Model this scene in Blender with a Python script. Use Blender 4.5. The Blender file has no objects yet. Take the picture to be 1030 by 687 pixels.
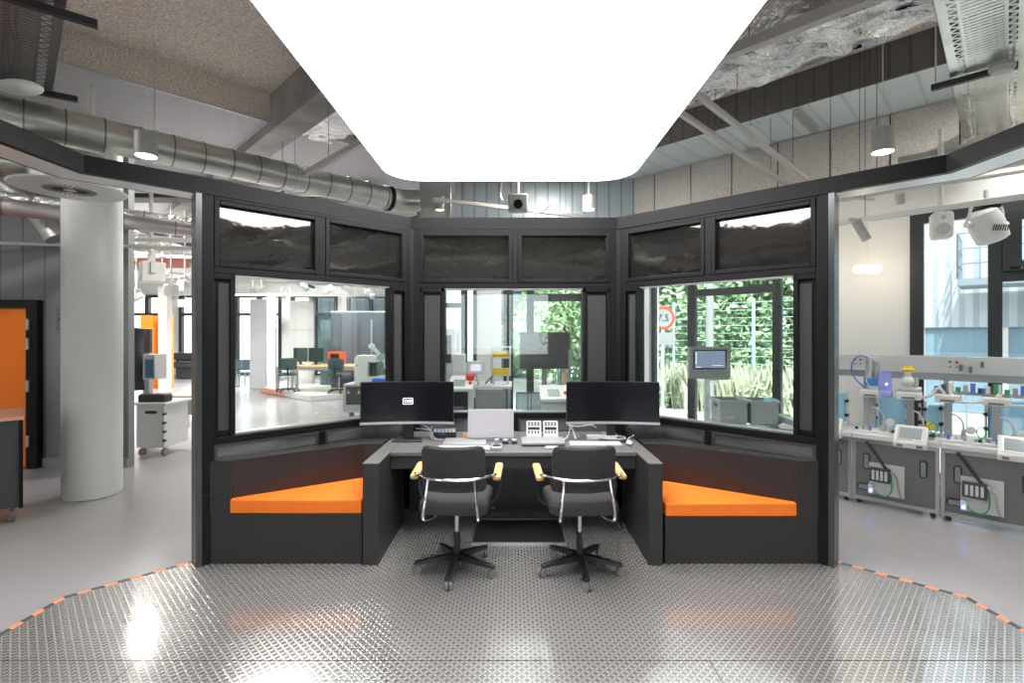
import bpy, bmesh, math, random
from mathutils import Matrix, Vector
random.seed(7)
PI = math.pi
S = bpy.context.scene
COL = S.collection
EYE = 1.65; F = 500.0; CX = 515.0; HY = 337.0

# ------------------------------------------------------------ camera, world, sun, exposure
cam = bpy.data.cameras.new('camera'); cam_o = bpy.data.objects.new('camera', cam); COL.objects.link(cam_o)
cam.sensor_width = 36.0; cam.lens = F / 1030 * 36.0
cam.shift_y = -6.5 / 1030
cam.clip_start = 0.05; cam.clip_end = 300
cam_o.location = (0, 0, EYE); cam_o.rotation_euler = (PI / 2, 0, 0)
S.camera = cam_o
w = bpy.data.worlds.new('world'); S.world = w; w.use_nodes = True
bg = w.node_tree.nodes['Background']
bg.inputs[0].default_value = (0.90, 0.96, 1.0, 1); bg.inputs[1].default_value = 3.2
S.view_settings.view_transform = 'Standard'; S.view_settings.look = 'None'
S.view_settings.gamma = 1; S.view_settings.use_curve_mapping = False
S.view_settings.exposure = 0.76
S.cycles.max_bounces = 8; S.cycles.transparent_max_bounces = 16
S.cycles.diffuse_bounces = 4; S.cycles.glossy_bounces = 4
S.cycles.sample_clamp_indirect = 6.0
S.cycles.use_denoising = True
def lamp(name, kind, loc, energy, color=(1, 1, 1), rot=(0, 0, 0), **kw):
    l = bpy.data.lights.new(name, kind); l.energy = energy; l.color = color
    for k, v in kw.items(): setattr(l, k, v)
    o = bpy.data.objects.new(name, l); COL.objects.link(o); o.location = loc; o.rotation_euler = rot
    return o
lamp('sun', 'SUN', (-20, -20, 30), 4.5, (1, .97, .9), (math.radians(42), 0, math.radians(-28)), angle=0.02)
# added fill discs under the hall ceiling, without lamp bodies
for hx, hy, e in ((-5.2, 3.2, 40), (-7.5, 9.5, 230), (-4.2, 12.5, 420), (-12.5, 12, 300), (-8.5, 16.5, 430), (4.6, 1.5, 70), (0.6, 6.5, 75),
               (4.6, 4.1, 30), (-3.5, 7.3, 80), (9.5, -1.5, 120), (-12, 1, 110)):
    lamp('hall_fill_light', 'AREA', (hx, hy, 4.12), e, (1, .96, .9), shape='DISK', size=.35 if hy < 5 else 1.0)

# ------------------------------------------------------------ mesh helpers
def rz(a): return Matrix.Rotation(a, 4, 'Z')
def T(x, y, z): return Matrix.Translation((x, y, z))
class MB:
    def __init__(s): s.v = []; s.f = []; s.mi = []; s.cur = 0
    def add(s, vs, fs, M=None):
        n = len(s.v)
        s.v += [tuple(M @ Vector(v)) if M else tuple(v) for v in vs]
        for f in fs: s.f.append([i + n for i in f]); s.mi.append(s.cur)
        return s
    def box(s, x0, x1, y0, y1, z0, z1, M=None):
        return s.add([(x0,y0,z0),(x1,y0,z0),(x1,y1,z0),(x0,y1,z0),(x0,y0,z1),(x1,y0,z1),(x1,y1,z1),(x0,y1,z1)],
              [(0,3,2,1),(4,5,6,7),(0,1,5,4),(1,2,6,5),(2,3,7,6),(3,0,4,7)], M)
    def cbox(s, c, sz, M=None):
        return s.box(c[0]-sz[0]/2, c[0]+sz[0]/2, c[1]-sz[1]/2, c[1]+sz[1]/2, c[2]-sz[2]/2, c[2]+sz[2]/2, M)
    def prism(s, poly, z0, z1, M=None):
        a = sum(poly[i][0]*poly[(i+1)%len(poly)][1]-poly[(i+1)%len(poly)][0]*poly[i][1] for i in range(len(poly)))
        if a < 0: poly = poly[::-1]
        n = len(poly)
        fs = [list(range(n))[::-1], list(range(n, 2*n))] + [(i, (i+1)%n, n+(i+1)%n, n+i) for i in range(n)]
        return s.add([(p[0],p[1],z0) for p in poly] + [(p[0],p[1],z1) for p in poly], fs, M)
    def ring(s, outer, inner, z0, z1):
        n = len(outer); vs = [(p[0],p[1],z) for z in (z0, z1) for q in (outer, inner) for p in q]
        fs = []
        for i in range(n):
            j = (i+1)%n
            fs += [(i, j, 2*n+j, 2*n+i), (n+j, n+i, 3*n+i, 3*n+j), (2*n+i, 2*n+j, 3*n+j, 3*n+i), (j, i, n+i, n+j)]
        return s.add(vs, fs)
    def bar(s, p0, p1, wd, ht):
        p0, p1 = Vector(p0), Vector(p1); d = p1 - p0; L = d.length; d.normalize()
        up = Vector((0,0,1)) if abs(d.z) < .95 else Vector((0,1,0))
        x = d.cross(up).normalized(); u = x.cross(d)
        M = Matrix((x.to_4d(), d.to_4d(), u.to_4d(), (0,0,0,1))).transposed(); M.translation = p0
        for i in range(3): M[3][i] = 0
        M[3][3] = 1
        return s.box(-wd/2, wd/2, 0, L, -ht/2, ht/2, M)
    def cyl(s, p0, p1, r, r2=None, n=16, cap=True):
        r2 = r if r2 is None else r2
        p0, p1 = Vector(p0), Vector(p1); d = (p1-p0).normalized()
        a = d.orthogonal().normalized(); b = d.cross(a)
        vs = []
        for p, q in ((p0, r), (p1, r2)):
            for i in range(n):
                t = 2*PI*i/n; vs.append(p + a*math.cos(t)*q + b*math.sin(t)*q)
        fs = [(i, (i+1)%n, n+(i+1)%n, n+i) for i in range(n)]
        if cap: fs += [list(range(n))[::-1], list(range(n, 2*n))]
        return s.add(vs, fs)
    def tube(s, pts, r, n=8, smooth=0):
        pts = [Vector(p) for p in pts]
        for _ in range(smooth):
            q = [pts[0]]
            for a, b in zip(pts, pts[1:]): q += [a.lerp(b, .25), a.lerp(b, .75)]
            pts = q + [pts[-1]]
        vs = []; fs = []; prev = None
        for i, p in enumerate(pts):
            d = (pts[min(i+1, len(pts)-1)] - pts[max(i-1, 0)]).normalized()
            if prev is None: a = d.orthogonal().normalized()
            else:
                a = prev - d * prev.dot(d)
                a = a.normalized() if a.length > 1e-6 else d.orthogonal().normalized()
            prev = a; b = d.cross(a)
            for k in range(n):
                t = 2*PI*k/n; vs.append(p + a*math.cos(t)*r + b*math.sin(t)*r)
        m = len(pts)
        for i in range(m-1):
            for k in range(n): fs.append((i*n+k, i*n+(k+1)%n, (i+1)*n+(k+1)%n, (i+1)*n+k))
        fs += [list(range(n))[::-1], list(range((m-1)*n, m*n))]
        return s.add(vs, fs)
    def lathe(s, prof, c=(0,0,0), n=24, M=None):
        vs = []; fs = []
        for r, z in prof:
            for k in range(n):
                t = 2*PI*k/n; vs.append((c[0]+math.cos(t)*r, c[1]+math.sin(t)*r, c[2]+z))
        for i in range(len(prof)-1):
            for k in range(n): fs.append((i*n+k, i*n+(k+1)%n, (i+1)*n+(k+1)%n, (i+1)*n+k))
        fs += [list(range(n))[::-1], list(range((len(prof)-1)*n, len(prof)*n))]
        return s.add(vs, fs, M)
    def ball(s, c, r, sc=(1,1,1), n=12):
        pr = [(max(1e-4, math.sin(PI*i/n)), -math.cos(PI*i/n)) for i in range(n+1)]
        return s.lathe(pr, M=T(*c) @ Matrix.Diagonal((r*sc[0], r*sc[1], r*sc[2], 1)), n=2*n)
    def rpoly(s, x0, x1, z0, z1, r, y0, y1, M=None, seg=4):
        """rounded rectangle in x/z, extruded along y"""
        P = []
        for cx, cz, a in ((x1-r, z0+r, -90), (x1-r, z1-r, 0), (x0+r, z1-r, 90), (x0+r, z0+r, 180)):
            for k in range(seg+1):
                t = math.radians(a + 90*k/seg); P.append((cx + r*math.cos(t), cz + r*math.sin(t)))
        n = len(P)
        vs = [(p[0], y0, p[1]) for p in P] + [(p[0], y1, p[1]) for p in P]
        fs = [list(range(n)), list(range(n, 2*n))[::-1]] + [(i, n+i, n+(i+1)%n, (i+1)%n) for i in range(n)]
        return s.add(vs, fs, M)
    def build(s, name, m, parent=None, world=False, bevel=0, M=None, seg=2):
        me = bpy.data.meshes.new(name)
        vs = [tuple(M @ Vector(v)) for v in s.v] if M else s.v
        me.from_pydata(vs, [], s.f)
        ms = m if isinstance(m, (list, tuple)) else [m]
        for q in ms: me.materials.append(q)
        if len(ms) > 1: me.polygons.foreach_set('material_index', s.mi)
        me.polygons.foreach_set('use_smooth', [True]*len(s.f))
        me.update()
        try: me.set_sharp_from_angle(angle=math.radians(35))
        except Exception: me.polygons.foreach_set('use_smooth', [False]*len(s.f))
        o = bpy.data.objects.new(name, me); COL.objects.link(o)
        if parent:
            o.parent = parent
            if world:
                r = parent; mm = parent.matrix_basis.copy()
                o.matrix_parent_inverse = mm.inverted()
        if bevel:
            b = o.modifiers.new('bevel', 'BEVEL'); b.width = bevel; b.segments = seg; b.limit_method = 'ANGLE'; b.angle_limit = math.radians(40)
        return o
def tag(o, label, cat, group=None, kind=None):
    if kind: o['kind'] = kind
    if label: o['label'] = label
    if cat: o['category'] = cat
    if group: o['group'] = group
    return o
def thing(name, label, cat, loc=(0,0,0), rot=0, group=None):
    o = bpy.data.objects.new(name, None); COL.objects.link(o); o.location = loc; o.rotation_euler = (0, 0, rot)
    o.empty_display_size = .1
    return tag(o, label, cat, group)
def struct(o, label=None, cat='structure'):
    o['kind'] = 'structure'
    if label: o['label'] = label
    o['category'] = cat
    return o
def dup(root, loc, rot=None, label=None, group=None):
    r = root.copy(); COL.objects.link(r); r.location = loc
    if rot is not None: r.rotation_euler = (0, 0, rot)
    if label: r['label'] = label
    if group: r['group'] = group
    for ch in list(root.children):
        c = ch.copy(); COL.objects.link(c); c.parent = r
        for g in list(ch.children):
            d = g.copy(); COL.objects.link(d); d.parent = c
    return r
def P(px, py, Y): return ((px-CX)*Y/F, Y, EYE-(py-HY)*Y/F)

# ------------------------------------------------------------ materials
def mat(name, color, rough=.5, metal=0., spec=.5, noise=None, bump=None, alpha=1., emit=None, trans=0.):
    m = bpy.data.materials.new(name); m.use_nodes = True; nt = m.node_tree
    p = nt.nodes['Principled BSDF']
    p.inputs['Base Color'].default_value = (*color, 1); p.inputs['Roughness'].default_value = rough
    p.inputs['Metallic'].default_value = metal; p.inputs['Specular IOR Level'].default_value = spec
    p.inputs['Alpha'].default_value = alpha; p.inputs['Transmission Weight'].default_value = trans
    if emit: p.inputs['Emission Color'].default_value = (*emit[0], 1); p.inputs['Emission Strength'].default_value = emit[1]
    tc = nt.nodes.new('ShaderNodeTexCoord')
    if noise:   # (scale, amount, detail, stretch)
        sc, am = noise[0], noise[1]
        n = nt.nodes.new('ShaderNodeTexNoise'); n.inputs['Scale'].default_value = sc; n.inputs['Detail'].default_value = noise[2] if len(noise) > 2 else 3
        if len(noise) > 3:
            mp = nt.nodes.new('ShaderNodeMapping'); mp.inputs['Scale'].default_value = noise[3]
            nt.links.new(tc.outputs['Object'], mp.inputs[0]); nt.links.new(mp.outputs[0], n.inputs['Vector'])
        else: nt.links.new(tc.outputs['Object'], n.inputs['Vector'])
        r = nt.nodes.new('ShaderNodeMapRange'); r.inputs[1].default_value = .3; r.inputs[2].default_value = .7
        r.inputs[3].default_value = 1-am; r.inputs[4].default_value = 1+am
        nt.links.new(n.outputs[0], r.inputs[0])
        vm = nt.nodes.new('ShaderNodeVectorMath'); vm.operation = 'SCALE'; vm.inputs[0].default_value = color
        nt.links.new(r.outputs[0], vm.inputs['Scale']); nt.links.new(vm.outputs[0], p.inputs['Base Color'])
    if bump:    # (scale, strength, distance)
        n = nt.nodes.new('ShaderNodeTexNoise'); n.inputs['Scale'].default_value = bump[0]; n.inputs['Detail'].default_value = 4
        nt.links.new(tc.outputs['Object'], n.inputs['Vector'])
        b = nt.nodes.new('ShaderNodeBump'); b.inputs['Strength'].default_value = bump[1]; b.inputs['Distance'].default_value = bump[2]
        nt.links.new(n.outputs[0], b.inputs['Height']); nt.links.new(b.outputs[0], p.inputs['Normal'])
    return m
def glass(name, tint, refl=.04, rough=0.0, fres=True):
    m = bpy.data.materials.new(name); m.use_nodes = True; nt = m.node_tree; nt.nodes.clear()
    out = nt.nodes.new('ShaderNodeOutputMaterial'); t = nt.nodes.new('ShaderNodeBsdfTransparent'); t.inputs[0].default_value = (*tint, 1)
    g = nt.nodes.new('ShaderNodeBsdfGlossy'); g.inputs['Roughness'].default_value = rough
    mx = nt.nodes.new('ShaderNodeMixShader'); lw = nt.nodes.new('ShaderNodeFresnel'); lw.inputs[0].default_value = 1.45
    a = nt.nodes.new('ShaderNodeMath'); a.operation = 'MULTIPLY_ADD'; a.inputs[1].default_value = 1.0; a.inputs[2].default_value = refl
    a.use_clamp = True
    nt.links.new(lw.outputs[0], a.inputs[0]); nt.links.new(a.outputs[0], mx.inputs[0])
    nt.links.new(t.outputs[0], mx.inputs[1]); nt.links.new(g.outputs[0], mx.inputs[2]); nt.links.new(mx.outputs[0], out.inputs[0])
    return m
def emis(name, color, s):
    return mat(name, (.8,.8,.8), .6, emit=(color, s))
def mathn(nt, op, a, b=None, c=None, clamp=False):
    n = nt.nodes.new('ShaderNodeMath'); n.operation = op; n.use_clamp = clamp
    for i, v in enumerate((a, b, c)):
        if v is None: continue
        if isinstance(v, (int, float)): n.inputs[i].default_value = v
        else: nt.links.new(v, n.inputs[i])
    return n.outputs[0]
def tread_material(name='tread_plate', cell=.024, col0=(.43,.415,.41), col1=(1,.985,.975), rough=.135, metal=.68, hgt=.0009):
    m = bpy.data.materials.new(name); m.use_nodes = True; nt = m.node_tree; p = nt.nodes['Principled BSDF']
    tc = nt.nodes.new('ShaderNodeTexCoord'); sx = nt.nodes.new('ShaderNodeSeparateXYZ'); nt.links.new(tc.outputs['Object'], sx.inputs[0])
    X = mathn(nt, 'MULTIPLY', sx.outputs[0], 1/cell); Y = mathn(nt, 'MULTIPLY', sx.outputs[1], 1/cell)
    fx = mathn(nt, 'FLOOR', X); fy = mathn(nt, 'FLOOR', Y)
    par = mathn(nt, 'FLOORED_MODULO', mathn(nt, 'ADD', fx, fy), 2.0)
    sg = mathn(nt, 'MULTIPLY_ADD', par, 2.0, -1.0)
    u = mathn(nt, 'SUBTRACT', mathn(nt, 'SUBTRACT', X, fx), .5); v = mathn(nt, 'SUBTRACT', mathn(nt, 'SUBTRACT', Y, fy), .5)
    v = mathn(nt, 'MULTIPLY', v, sg)
    a = mathn(nt, 'MULTIPLY', mathn(nt, 'ADD', u, v), .7071/.62); b = mathn(nt, 'MULTIPLY', mathn(nt, 'SUBTRACT', u, v), .7071/.21)
    d = mathn(nt, 'ADD', mathn(nt, 'MULTIPLY', a, a), mathn(nt, 'MULTIPLY', b, b))
    h = mathn(nt, 'SUBTRACT', 1.25, d, clamp=True)
    h = mathn(nt, 'SMOOTH_MIN', h, .8, .3)
    mx = nt.nodes.new('ShaderNodeMix'); mx.data_type = 'RGBA'; mx.inputs[6].default_value = (*col0, 1); mx.inputs[7].default_value = (*col1, 1)
    nt.links.new(h, mx.inputs[0])
    nt.links.new(mx.outputs[2], p.inputs['Base Color'])
    bp = nt.nodes.new('ShaderNodeBump'); bp.inputs['Strength'].default_value = .6; bp.inputs['Distance'].default_value = hgt
    nt.links.new(h, bp.inputs['Height']); nt.links.new(bp.outputs[0], p.inputs['Normal'])
    n = nt.nodes.new('ShaderNodeTexNoise'); n.inputs['Scale'].default_value = 1.5; n.inputs['Detail'].default_value = 5
    nt.links.new(tc.outputs['Object'], n.inputs['Vector'])
    nt.links.new(mathn(nt, 'MULTIPLY_ADD', n.outputs[0], .16, rough-.08), p.inputs['Roughness'])
    p.inputs['Metallic'].default_value = metal
    return m
def stripes(name, ca, cb, scale, axis=(1,0,0), frac=.5, rough=.5, metal=0., bumpd=0.):
    """bands across a direction; used for corrugated sheet, cladding seams"""
    m = bpy.data.materials.new(name); m.use_nodes = True; nt = m.node_tree; p = nt.nodes['Principled BSDF']
    tc = nt.nodes.new('ShaderNodeTexCoord'); dt = nt.nodes.new('ShaderNodeVectorMath'); dt.operation = 'DOT_PRODUCT'
    dt.inputs[1].default_value = axis; nt.links.new(tc.outputs['Object'], dt.inputs[0])
    fr = mathn(nt, 'FRACT', mathn(nt, 'MULTIPLY', dt.outputs['Value'], scale))
    g = mathn(nt, 'GREATER_THAN', fr, frac)
    mx = nt.nodes.new('ShaderNodeMix'); mx.data_type = 'RGBA'; mx.inputs[6].default_value = (*ca, 1); mx.inputs[7].default_value = (*cb, 1)
    nt.links.new(g, mx.inputs[0]); nt.links.new(mx.outputs[2], p.inputs['Base Color'])
    p.inputs['Roughness'].default_value = rough; p.inputs['Metallic'].default_value = metal
    if bumpd:
        bp = nt.nodes.new('ShaderNodeBump'); bp.inputs['Distance'].default_value = bumpd; nt.links.new(g, bp.inputs['Height']); nt.links.new(bp.outputs[0], p.inputs['Normal'])
    return m
m_tread = tread_material()
m_floor = mat('resin_floor', (.37,.36,.38), .25, noise=(.8,.10,4,(1,.35,1)), spec=.5)
m_black = mat('black_profile', (.0055,.005,.006), .45, spec=.22)
m_black2 = mat('black_lacquer', (.022,.02,.023), .3)
m_dkgrey = mat('dark_grey_panel', (.042,.039,.042), .5, spec=.3)
m_bench = mat('charcoal_laminate', (.031,.029,.028), .45, noise=(60,.06), spec=.35)
m_backrest = mat('reflection_tinted_laminate', (.030,.021,.022), .3, spec=.4)  # red in the base colour stands for the orange cushions' reflection
m_cheek = mat('desk_cheek_laminate', (.038,.036,.035), .45, spec=.35)
m_desk = mat('desk_laminate', (.155,.15,.146), .40, spec=.45)
m_under = mat('under_desk_panel', (.012,.011,.014), .4)
m_orange = mat('orange_fabric', (1,.215,.015), .8, bump=(400,.15,.001), noise=(30,.03))
m_alu = mat('aluminium', (.62,.63,.64), .32, .85)
m_chan = mat('channel_alu', (.72,.74,.76), .4, .35)
m_chrome = mat('chrome', (.75,.75,.76), .12, 1.)
m_galv = mat('galvanised_sheet', (.60,.61,.58), .33, .92, noise=(3,.15,4), bump=(2.5,.10,.02))
m_foil = mat('crumpled_foil', (.88,.90,.92), .27, .85, noise=(2,.25,4), bump=(9,1.,.09))
m_wool = mat('wood_wool_board', (.72,.64,.575), .95, noise=(75,.40,2), bump=(70,.6,.01))
m_wool2 = mat('grey_wood_wool_board', (.46,.46,.48), .95, noise=(75,.25,2), bump=(70,.6,.01))
m_wool3 = mat('pale_wood_wool_board', (.50,.475,.44), .95, noise=(80,.28,2), bump=(70,.5,.01))
m_conc = mat('concrete', (.30,.29,.28), .8, noise=(2.2,.3,6), bump=(12,.3,.01))
m_white = mat('white_plaster', (.82,.82,.81), .6)
m_paint = mat('white_paint', (.66,.67,.65), .35)
m_fab = mat('softbox_fabric', (.9,.9,.9), .8, emit=((1,.995,.985), 5.4))
m_frame = mat('window_frame', (.03,.034,.037), .42)
m_teal = mat('grey_green_frame', (.17,.25,.27), .4)
m_greyw = stripes('grey_cladding', (.20,.21,.215), (.10,.105,.108), 3.6, (1,0,0), .93, .5, 0, .006)
m_glass = glass('pane_glass', (.95,.985,.98), .02)
m_fglass = glass('facade_glass', (.96,.99,.99), .01)
m_dpane = mat('smoked_mirror_pane', (.15,.145,.14), .04, .92, bump=(1.6,.25,.02))
m_lpane = mat('lower_reflecting_pane', (.26,.26,.27), .2, .8, bump=(3,.3,.02))
m_soffit = stripes('steel_deck_soffit', (.80,.90,.96), (.66,.76,.82), 3.2, (.7071,-.7071,0), .9, .28, .25, .01)
m_fascia = stripes('dark_corrugated_fascia', (.12,.118,.115), (.085,.083,.08), 6, (.7071,-.7071,0), .85, .5, 0, .01)

# ------------------------------------------------------------ room shell
FLOOR = [(-17,-8),(18.4,-8),(2.05,8.35),(-1.2,8.35),(-1.2,21),(-17,21)]
struct(MB().prism(FLOOR, -.25, -.006).build('floor', m_floor), 'grey glossy resin floor of the hall', 'floor')
struct(MB().prism(FLOOR, 4.58, 4.8).build('ceiling', m_wool), 'brown wood wool ceiling boards', 'ceiling')
struct(MB().box(-17.2, -17, -8, 21, -.05, 4.6).build('wall_left', m_white), 'white wall far left', 'wall')
# octagonal tread plate with striped tape
oc = .02
def octa(h, s, cy=2.0):     # half width h, diagonal cut s
    return [(oc+h, cy-h+s), (oc+h, cy+h-s), (oc+h-s, cy+h), (oc-h+s, cy+h), (oc-h, cy+h-s), (oc-h, cy-h+s), (oc-h+s, cy-h), (oc+h-s, cy-h)]
plate = MB().prism(octa(2.82, 1.70), -.006, .0).build('floor_plate', m_tread)
tag(plate, 'octagonal aluminium tread plate floor inside the dark booth', 'floor plate')
for nm, wz, d in (('seam', 0, 0),):
    sm = MB()
    for y in (2.52, ): sm.box(-2.75, 2.75, y-.003, y+.003, 0, .0006)
    for x in (1.0, -1.9): sm.box(x-.003, x+.003, -.4, 2.52, 0, .0006)
    sm.build('plate_seam', m_bench, plate)
# striped edge tape: one strip, black and orange bands
tp = MB(); po = octa(2.865, 1.722); pi_ = octa(2.825, 1.703)
for i in range(8):
    j = (i+1) % 8; a0, a1, b0, b1 = Vector(po[i]), Vector(po[j]), Vector(pi_[i]), Vector(pi_[j])
    if i in (2,): continue
    n = max(2, int(round((a1-a0).length/.068)))
    for k in range(n):
        tp.cur = k % 2
        q = [a0.lerp(a1, k/n), a0.lerp(a1, (k+1)/n), b0.lerp(b1, (k+1)/n), b0.lerp(b1, k/n)]
        tp.add([(p.x, p.y, -.0045) for p in q], [(0,1,2,3)])
tag(tp.build('hazard_tape', [mat('orange_tape', (.95,.30,.14), .5), mat('grey_black_tape', (.06,.075,.085), .5)]),
    'orange and black striped tape around the tread plate edge', 'tape')

# ------------------------------------------------------------ booth
A = Vector((-2.21, 3.547)); B = Vector((-.96, 4.76)); C = Vector((1.02, 4.76)); D = Vector((2.255, 3.547))
def booth_wall(name, label, p, q, L, ends):
    ang = math.atan2(q.y-p.y, q.x-p.x)
    r = thing(name, label, 'partition wall', (p.x, p.y, 0), ang)
    wx0, wx1 = (.315, 1.64) if ends == 'c' else (.215, L-.225)
    f = MB()
    t = .11
    f.box(0, L, 0, t, 0, .50); f.box(0, .075, 0, t, .50, 2.66); f.box(L-.075, L, 0, t, .50, 2.66)
    f.box(.075, L-.075, 0, t, .85, .905); f.box(.075, L-.075, 0, t, 2.10, 2.15); f.box(.075, L-.075, 0, t, 2.635, 2.66)
    f.box(L/2-.03, L/2+.03, 0, t, .50, .85); f.box(L/2-.028, L/2+.028, 0, t, 2.15, 2.635)
    for x0, x1 in ((.075, wx0), (wx1, L-.075)):
        f.box(x0, x1, .03, t, .905, 2.10)
        f.box(x1-.035 if x0 < .1 else x0, x1 if x0 < .1 else x0+.035, 0, .03, .905, 2.10)
        if ends == 'c': 
            f.box(x0 if x0 < .1 else x1-.03, x0+.03 if x0 < .1 else x1, 0, .03, .905, 2.10)
        f.box(x0, x1, 0, .03, 2.06, 2.10)
    f.build('frame', m_black, r, bevel=.004)
    for x0, x1 in ((.075, wx0), (wx1, L-.075)):
        c = (x0+x1)/2; hw = (x1-x0)/2 - (.045 if ends == 'c' else .03)
        MB().box(c-hw, c+hw, .018, .032, .95, 2.03).build('acoustic_panel', m_dkgrey, r)
    w_ = MB()
    if ends == 'c':
        mid = .96
        w_.box(wx0, mid-.003, .085, .095, .905, 2.10); w_.box(mid+.003, wx1, .085, .095, .905, 2.10)
    else: w_.box(wx0, wx1, .085, .095, .905, 2.10)
    w_.build('window_pane', m_glass, r)
    MB().box(wx0, wx1, .04, .10, .905, .915).build('window_sill', m_alu, r)
    MB().box(wx0, wx1, .02, .10, 2.088, 2.0995).build('window_head', m_chan, r)
    for x0, x1 in ((.075, L/2-.028), (L/2+.028, L-.075)):
        s = MB(); b = .035
        s.box(x0, x0+b, -.006, .05, 2.15, 2.635); s.box(x1-b, x1, -.006, .05, 2.15, 2.635)
        s.box(x0+b, x1-b, -.006, .05, 2.15, 2.15+b); s.box(x0+b, x1-b, -.006, .05, 2.635-b, 2.635)
        so = s.build('transom_sash', m_black, r, bevel=.004)
        MB().box(x0+b, x1-b, .045, .06, 2.15+b, 2.635-b).build('transom_pane', m_dpane, so)
    for x0, x1 in ((.075, L/2-.03), (L/2+.03, L-.075)):
        s = MB(); b = .02
        s.box(x0, x0+b, 0, .05, .50, .85); s.box(x1-b, x1, 0, .05, .50, .85); s.box(x0+b, x1-b, 0, .05, .50, .52); s.box(x0+b, x1-b, 0, .05, .83, .85)
        so = s.build('lower_sash', m_dkgrey, r)
        MB().box(x0+b, x1-b, .012, .03, .52, .83).build('lower_pane', m_lpane, so)
    return r
LS = (B-A).length; LC = (C-B).length
wl = booth_wall('booth_partition', 'dark framed partition left of the desk, its window onto the far hall', A, B, LS, 'l')
wc = booth_wall('booth_partition', 'dark framed partition right behind the two monitors, window split in two', B, C, LC, 'c')
wr = booth_wall('booth_partition', 'dark framed partition right of the desk, its window towards green trees', C, D, (D-C).length, 'r')
# end profiles
for p, d, lab in ((A, (A-B).normalized(), 'metal edge profile closing the left booth partition'), (D, (D-C).normalized(), 'greenish metal edge profile closing the right booth partition')):
    n_ = Vector((-d.y, d.x)); n_ = n_ if n_.y > 0 else -n_
    a = p + d*.002; b = p + d*.04
    o = MB().prism([a - n_*.004, b - n_*.004, b + n_*.13, a + n_*.13], 0, 2.66).build('edge_profile', mat('edge_metal', (.10,.11,.11), .25, .7), wl if p is A else wr, world=True)
# ring beam
ring = thing('ring_beam', 'black octagonal ring beam running round the top of the booth', 'beam', (oc, 2, 2.66))
def octr(d):
    hx, hy, sx, sy = 2.69+d, 2.76+d, 1.70+.59*d, 1.66+.59*d; cy = 2.0
    return [(oc+hx, cy-hy+sy), (oc+hx, cy+hy-sy), (oc+hx-sx, cy+hy), (oc-hx+sx, cy+hy), (oc-hx, cy+hy-sy), (oc-hx, cy-hy+sy), (oc-hx+sx, cy-hy), (oc+hx-sx, cy-hy)]
MB().ring(octr(.045), octr(0), 2.662, 2.776).build('beam', m_black, ring, world=True)
MB().ring(octr(.24), octr(.046), 2.664, 2.70).build('channel', m_chan, ring, world=True)
MB().ring(octr(.26), octr(.241), 2.665, 2.776).build('outer_rim', m_black, ring, world=True)
# luminous ceiling box
sb = thing('light_box', 'huge white glowing stretch fabric light box hanging over the booth', 'ceiling light', (-.02, 3.5, 3.2))
def rrect(x0, x1, y0, y1, r, n=6):
    P_ = []
    for cx, cy, a in ((x1-r, y0+r, -90), (x1-r, y1-r, 0), (x0+r, y1-r, 90), (x0+r, y0+r, 180)):
        for k in range(n+1):
            t = math.radians(a+90*k/n); P_.append((cx+r*math.cos(t), cy+r*math.sin(t)))
    return P_
H = 1.55; yb = H*500/155
x0b, x1b = -.78*H, .76*H
MB().prism(rrect(x0b, x1b, 1.90, yb, .34), EYE+H, EYE+H+.1).build('fabric', m_fab, sb, world=True)
MB().prism(rrect(x0b-.012, x1b+.012, 1.888, yb+.012, .34), EYE+H+.012, EYE+H+.16).build('rim', m_alu, sb, world=True)
for x in (-.9, .9):
    for y in (2.5, 3.5, 4.6): MB().cyl((x, y, EYE+H+.16), (x, y, 4.58), .004, n=5).build('suspension_wire', m_alu, sb, world=True)

# desk
dk = thing('control_desk', 'long dark grey U-shaped control desk with side cheeks', 'desk', (.0, 4.2, 0))
YF, YD, YW = 3.56, 3.895, 4.755
MB().box(-.955, .975, YD, YW-.002, .70, .73).build('desktop', m_desk, dk, world=True, bevel=.003)
MB().box(-.95, .97, YD+.012, YD+.035, .60, .70).build('apron', m_dkgrey, dk, world=True)
MB().box(-1.07, -.957, YF, 4.42, 0, .722).build('side_panel', m_cheek, dk, world=True, bevel=.004)
MB().box(.977, 1.08, YF, 4.42, 0, .722).build('side_panel', m_cheek, dk, world=True, bevel=.004)
MB().box(-1.072, -.956, YF-.002, 4.42, .722, .732).build('cheek_top', m_desk, dk, world=True, bevel=.002); MB().box(.976, 1.082, YF-.002, 4.42, .722, .732).build('cheek_top', m_desk, dk, world=True, bevel=.002)
u = MB().box(-.955, .975, 4.62, 4.64, 0, .70)
u.build('rear_panel', m_under, dk, world=True)
for i in range(4):
    x = -.90 + i*.47
    MB().box(x, x+.43, 4.60, 4.62, .10, .58).build('rear_door', m_under, dk, world=True, bevel=.004)
# foot plate under the desk
fp = MB().box(-.31, .42, 3.93, 4.42, 0, .012).build('foot_plate', tread_material('dark_tread', .024, (.10,.10,.11), (.25,.25,.27), .3, .8), bevel=.002)
tag(fp, 'low tread plate foot mat on the floor under the desk', 'foot plate')
MB().box(-.318, .428, 3.918, 3.93, 0, .014).box(-.318, .428, 4.42, 4.432, 0, .014).box(-.318, -.31, 3.93, 4.42, 0, .014).box(.42, .428, 3.93, 4.42, 0, .014).build('plate_edge', m_alu, fp)
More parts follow.
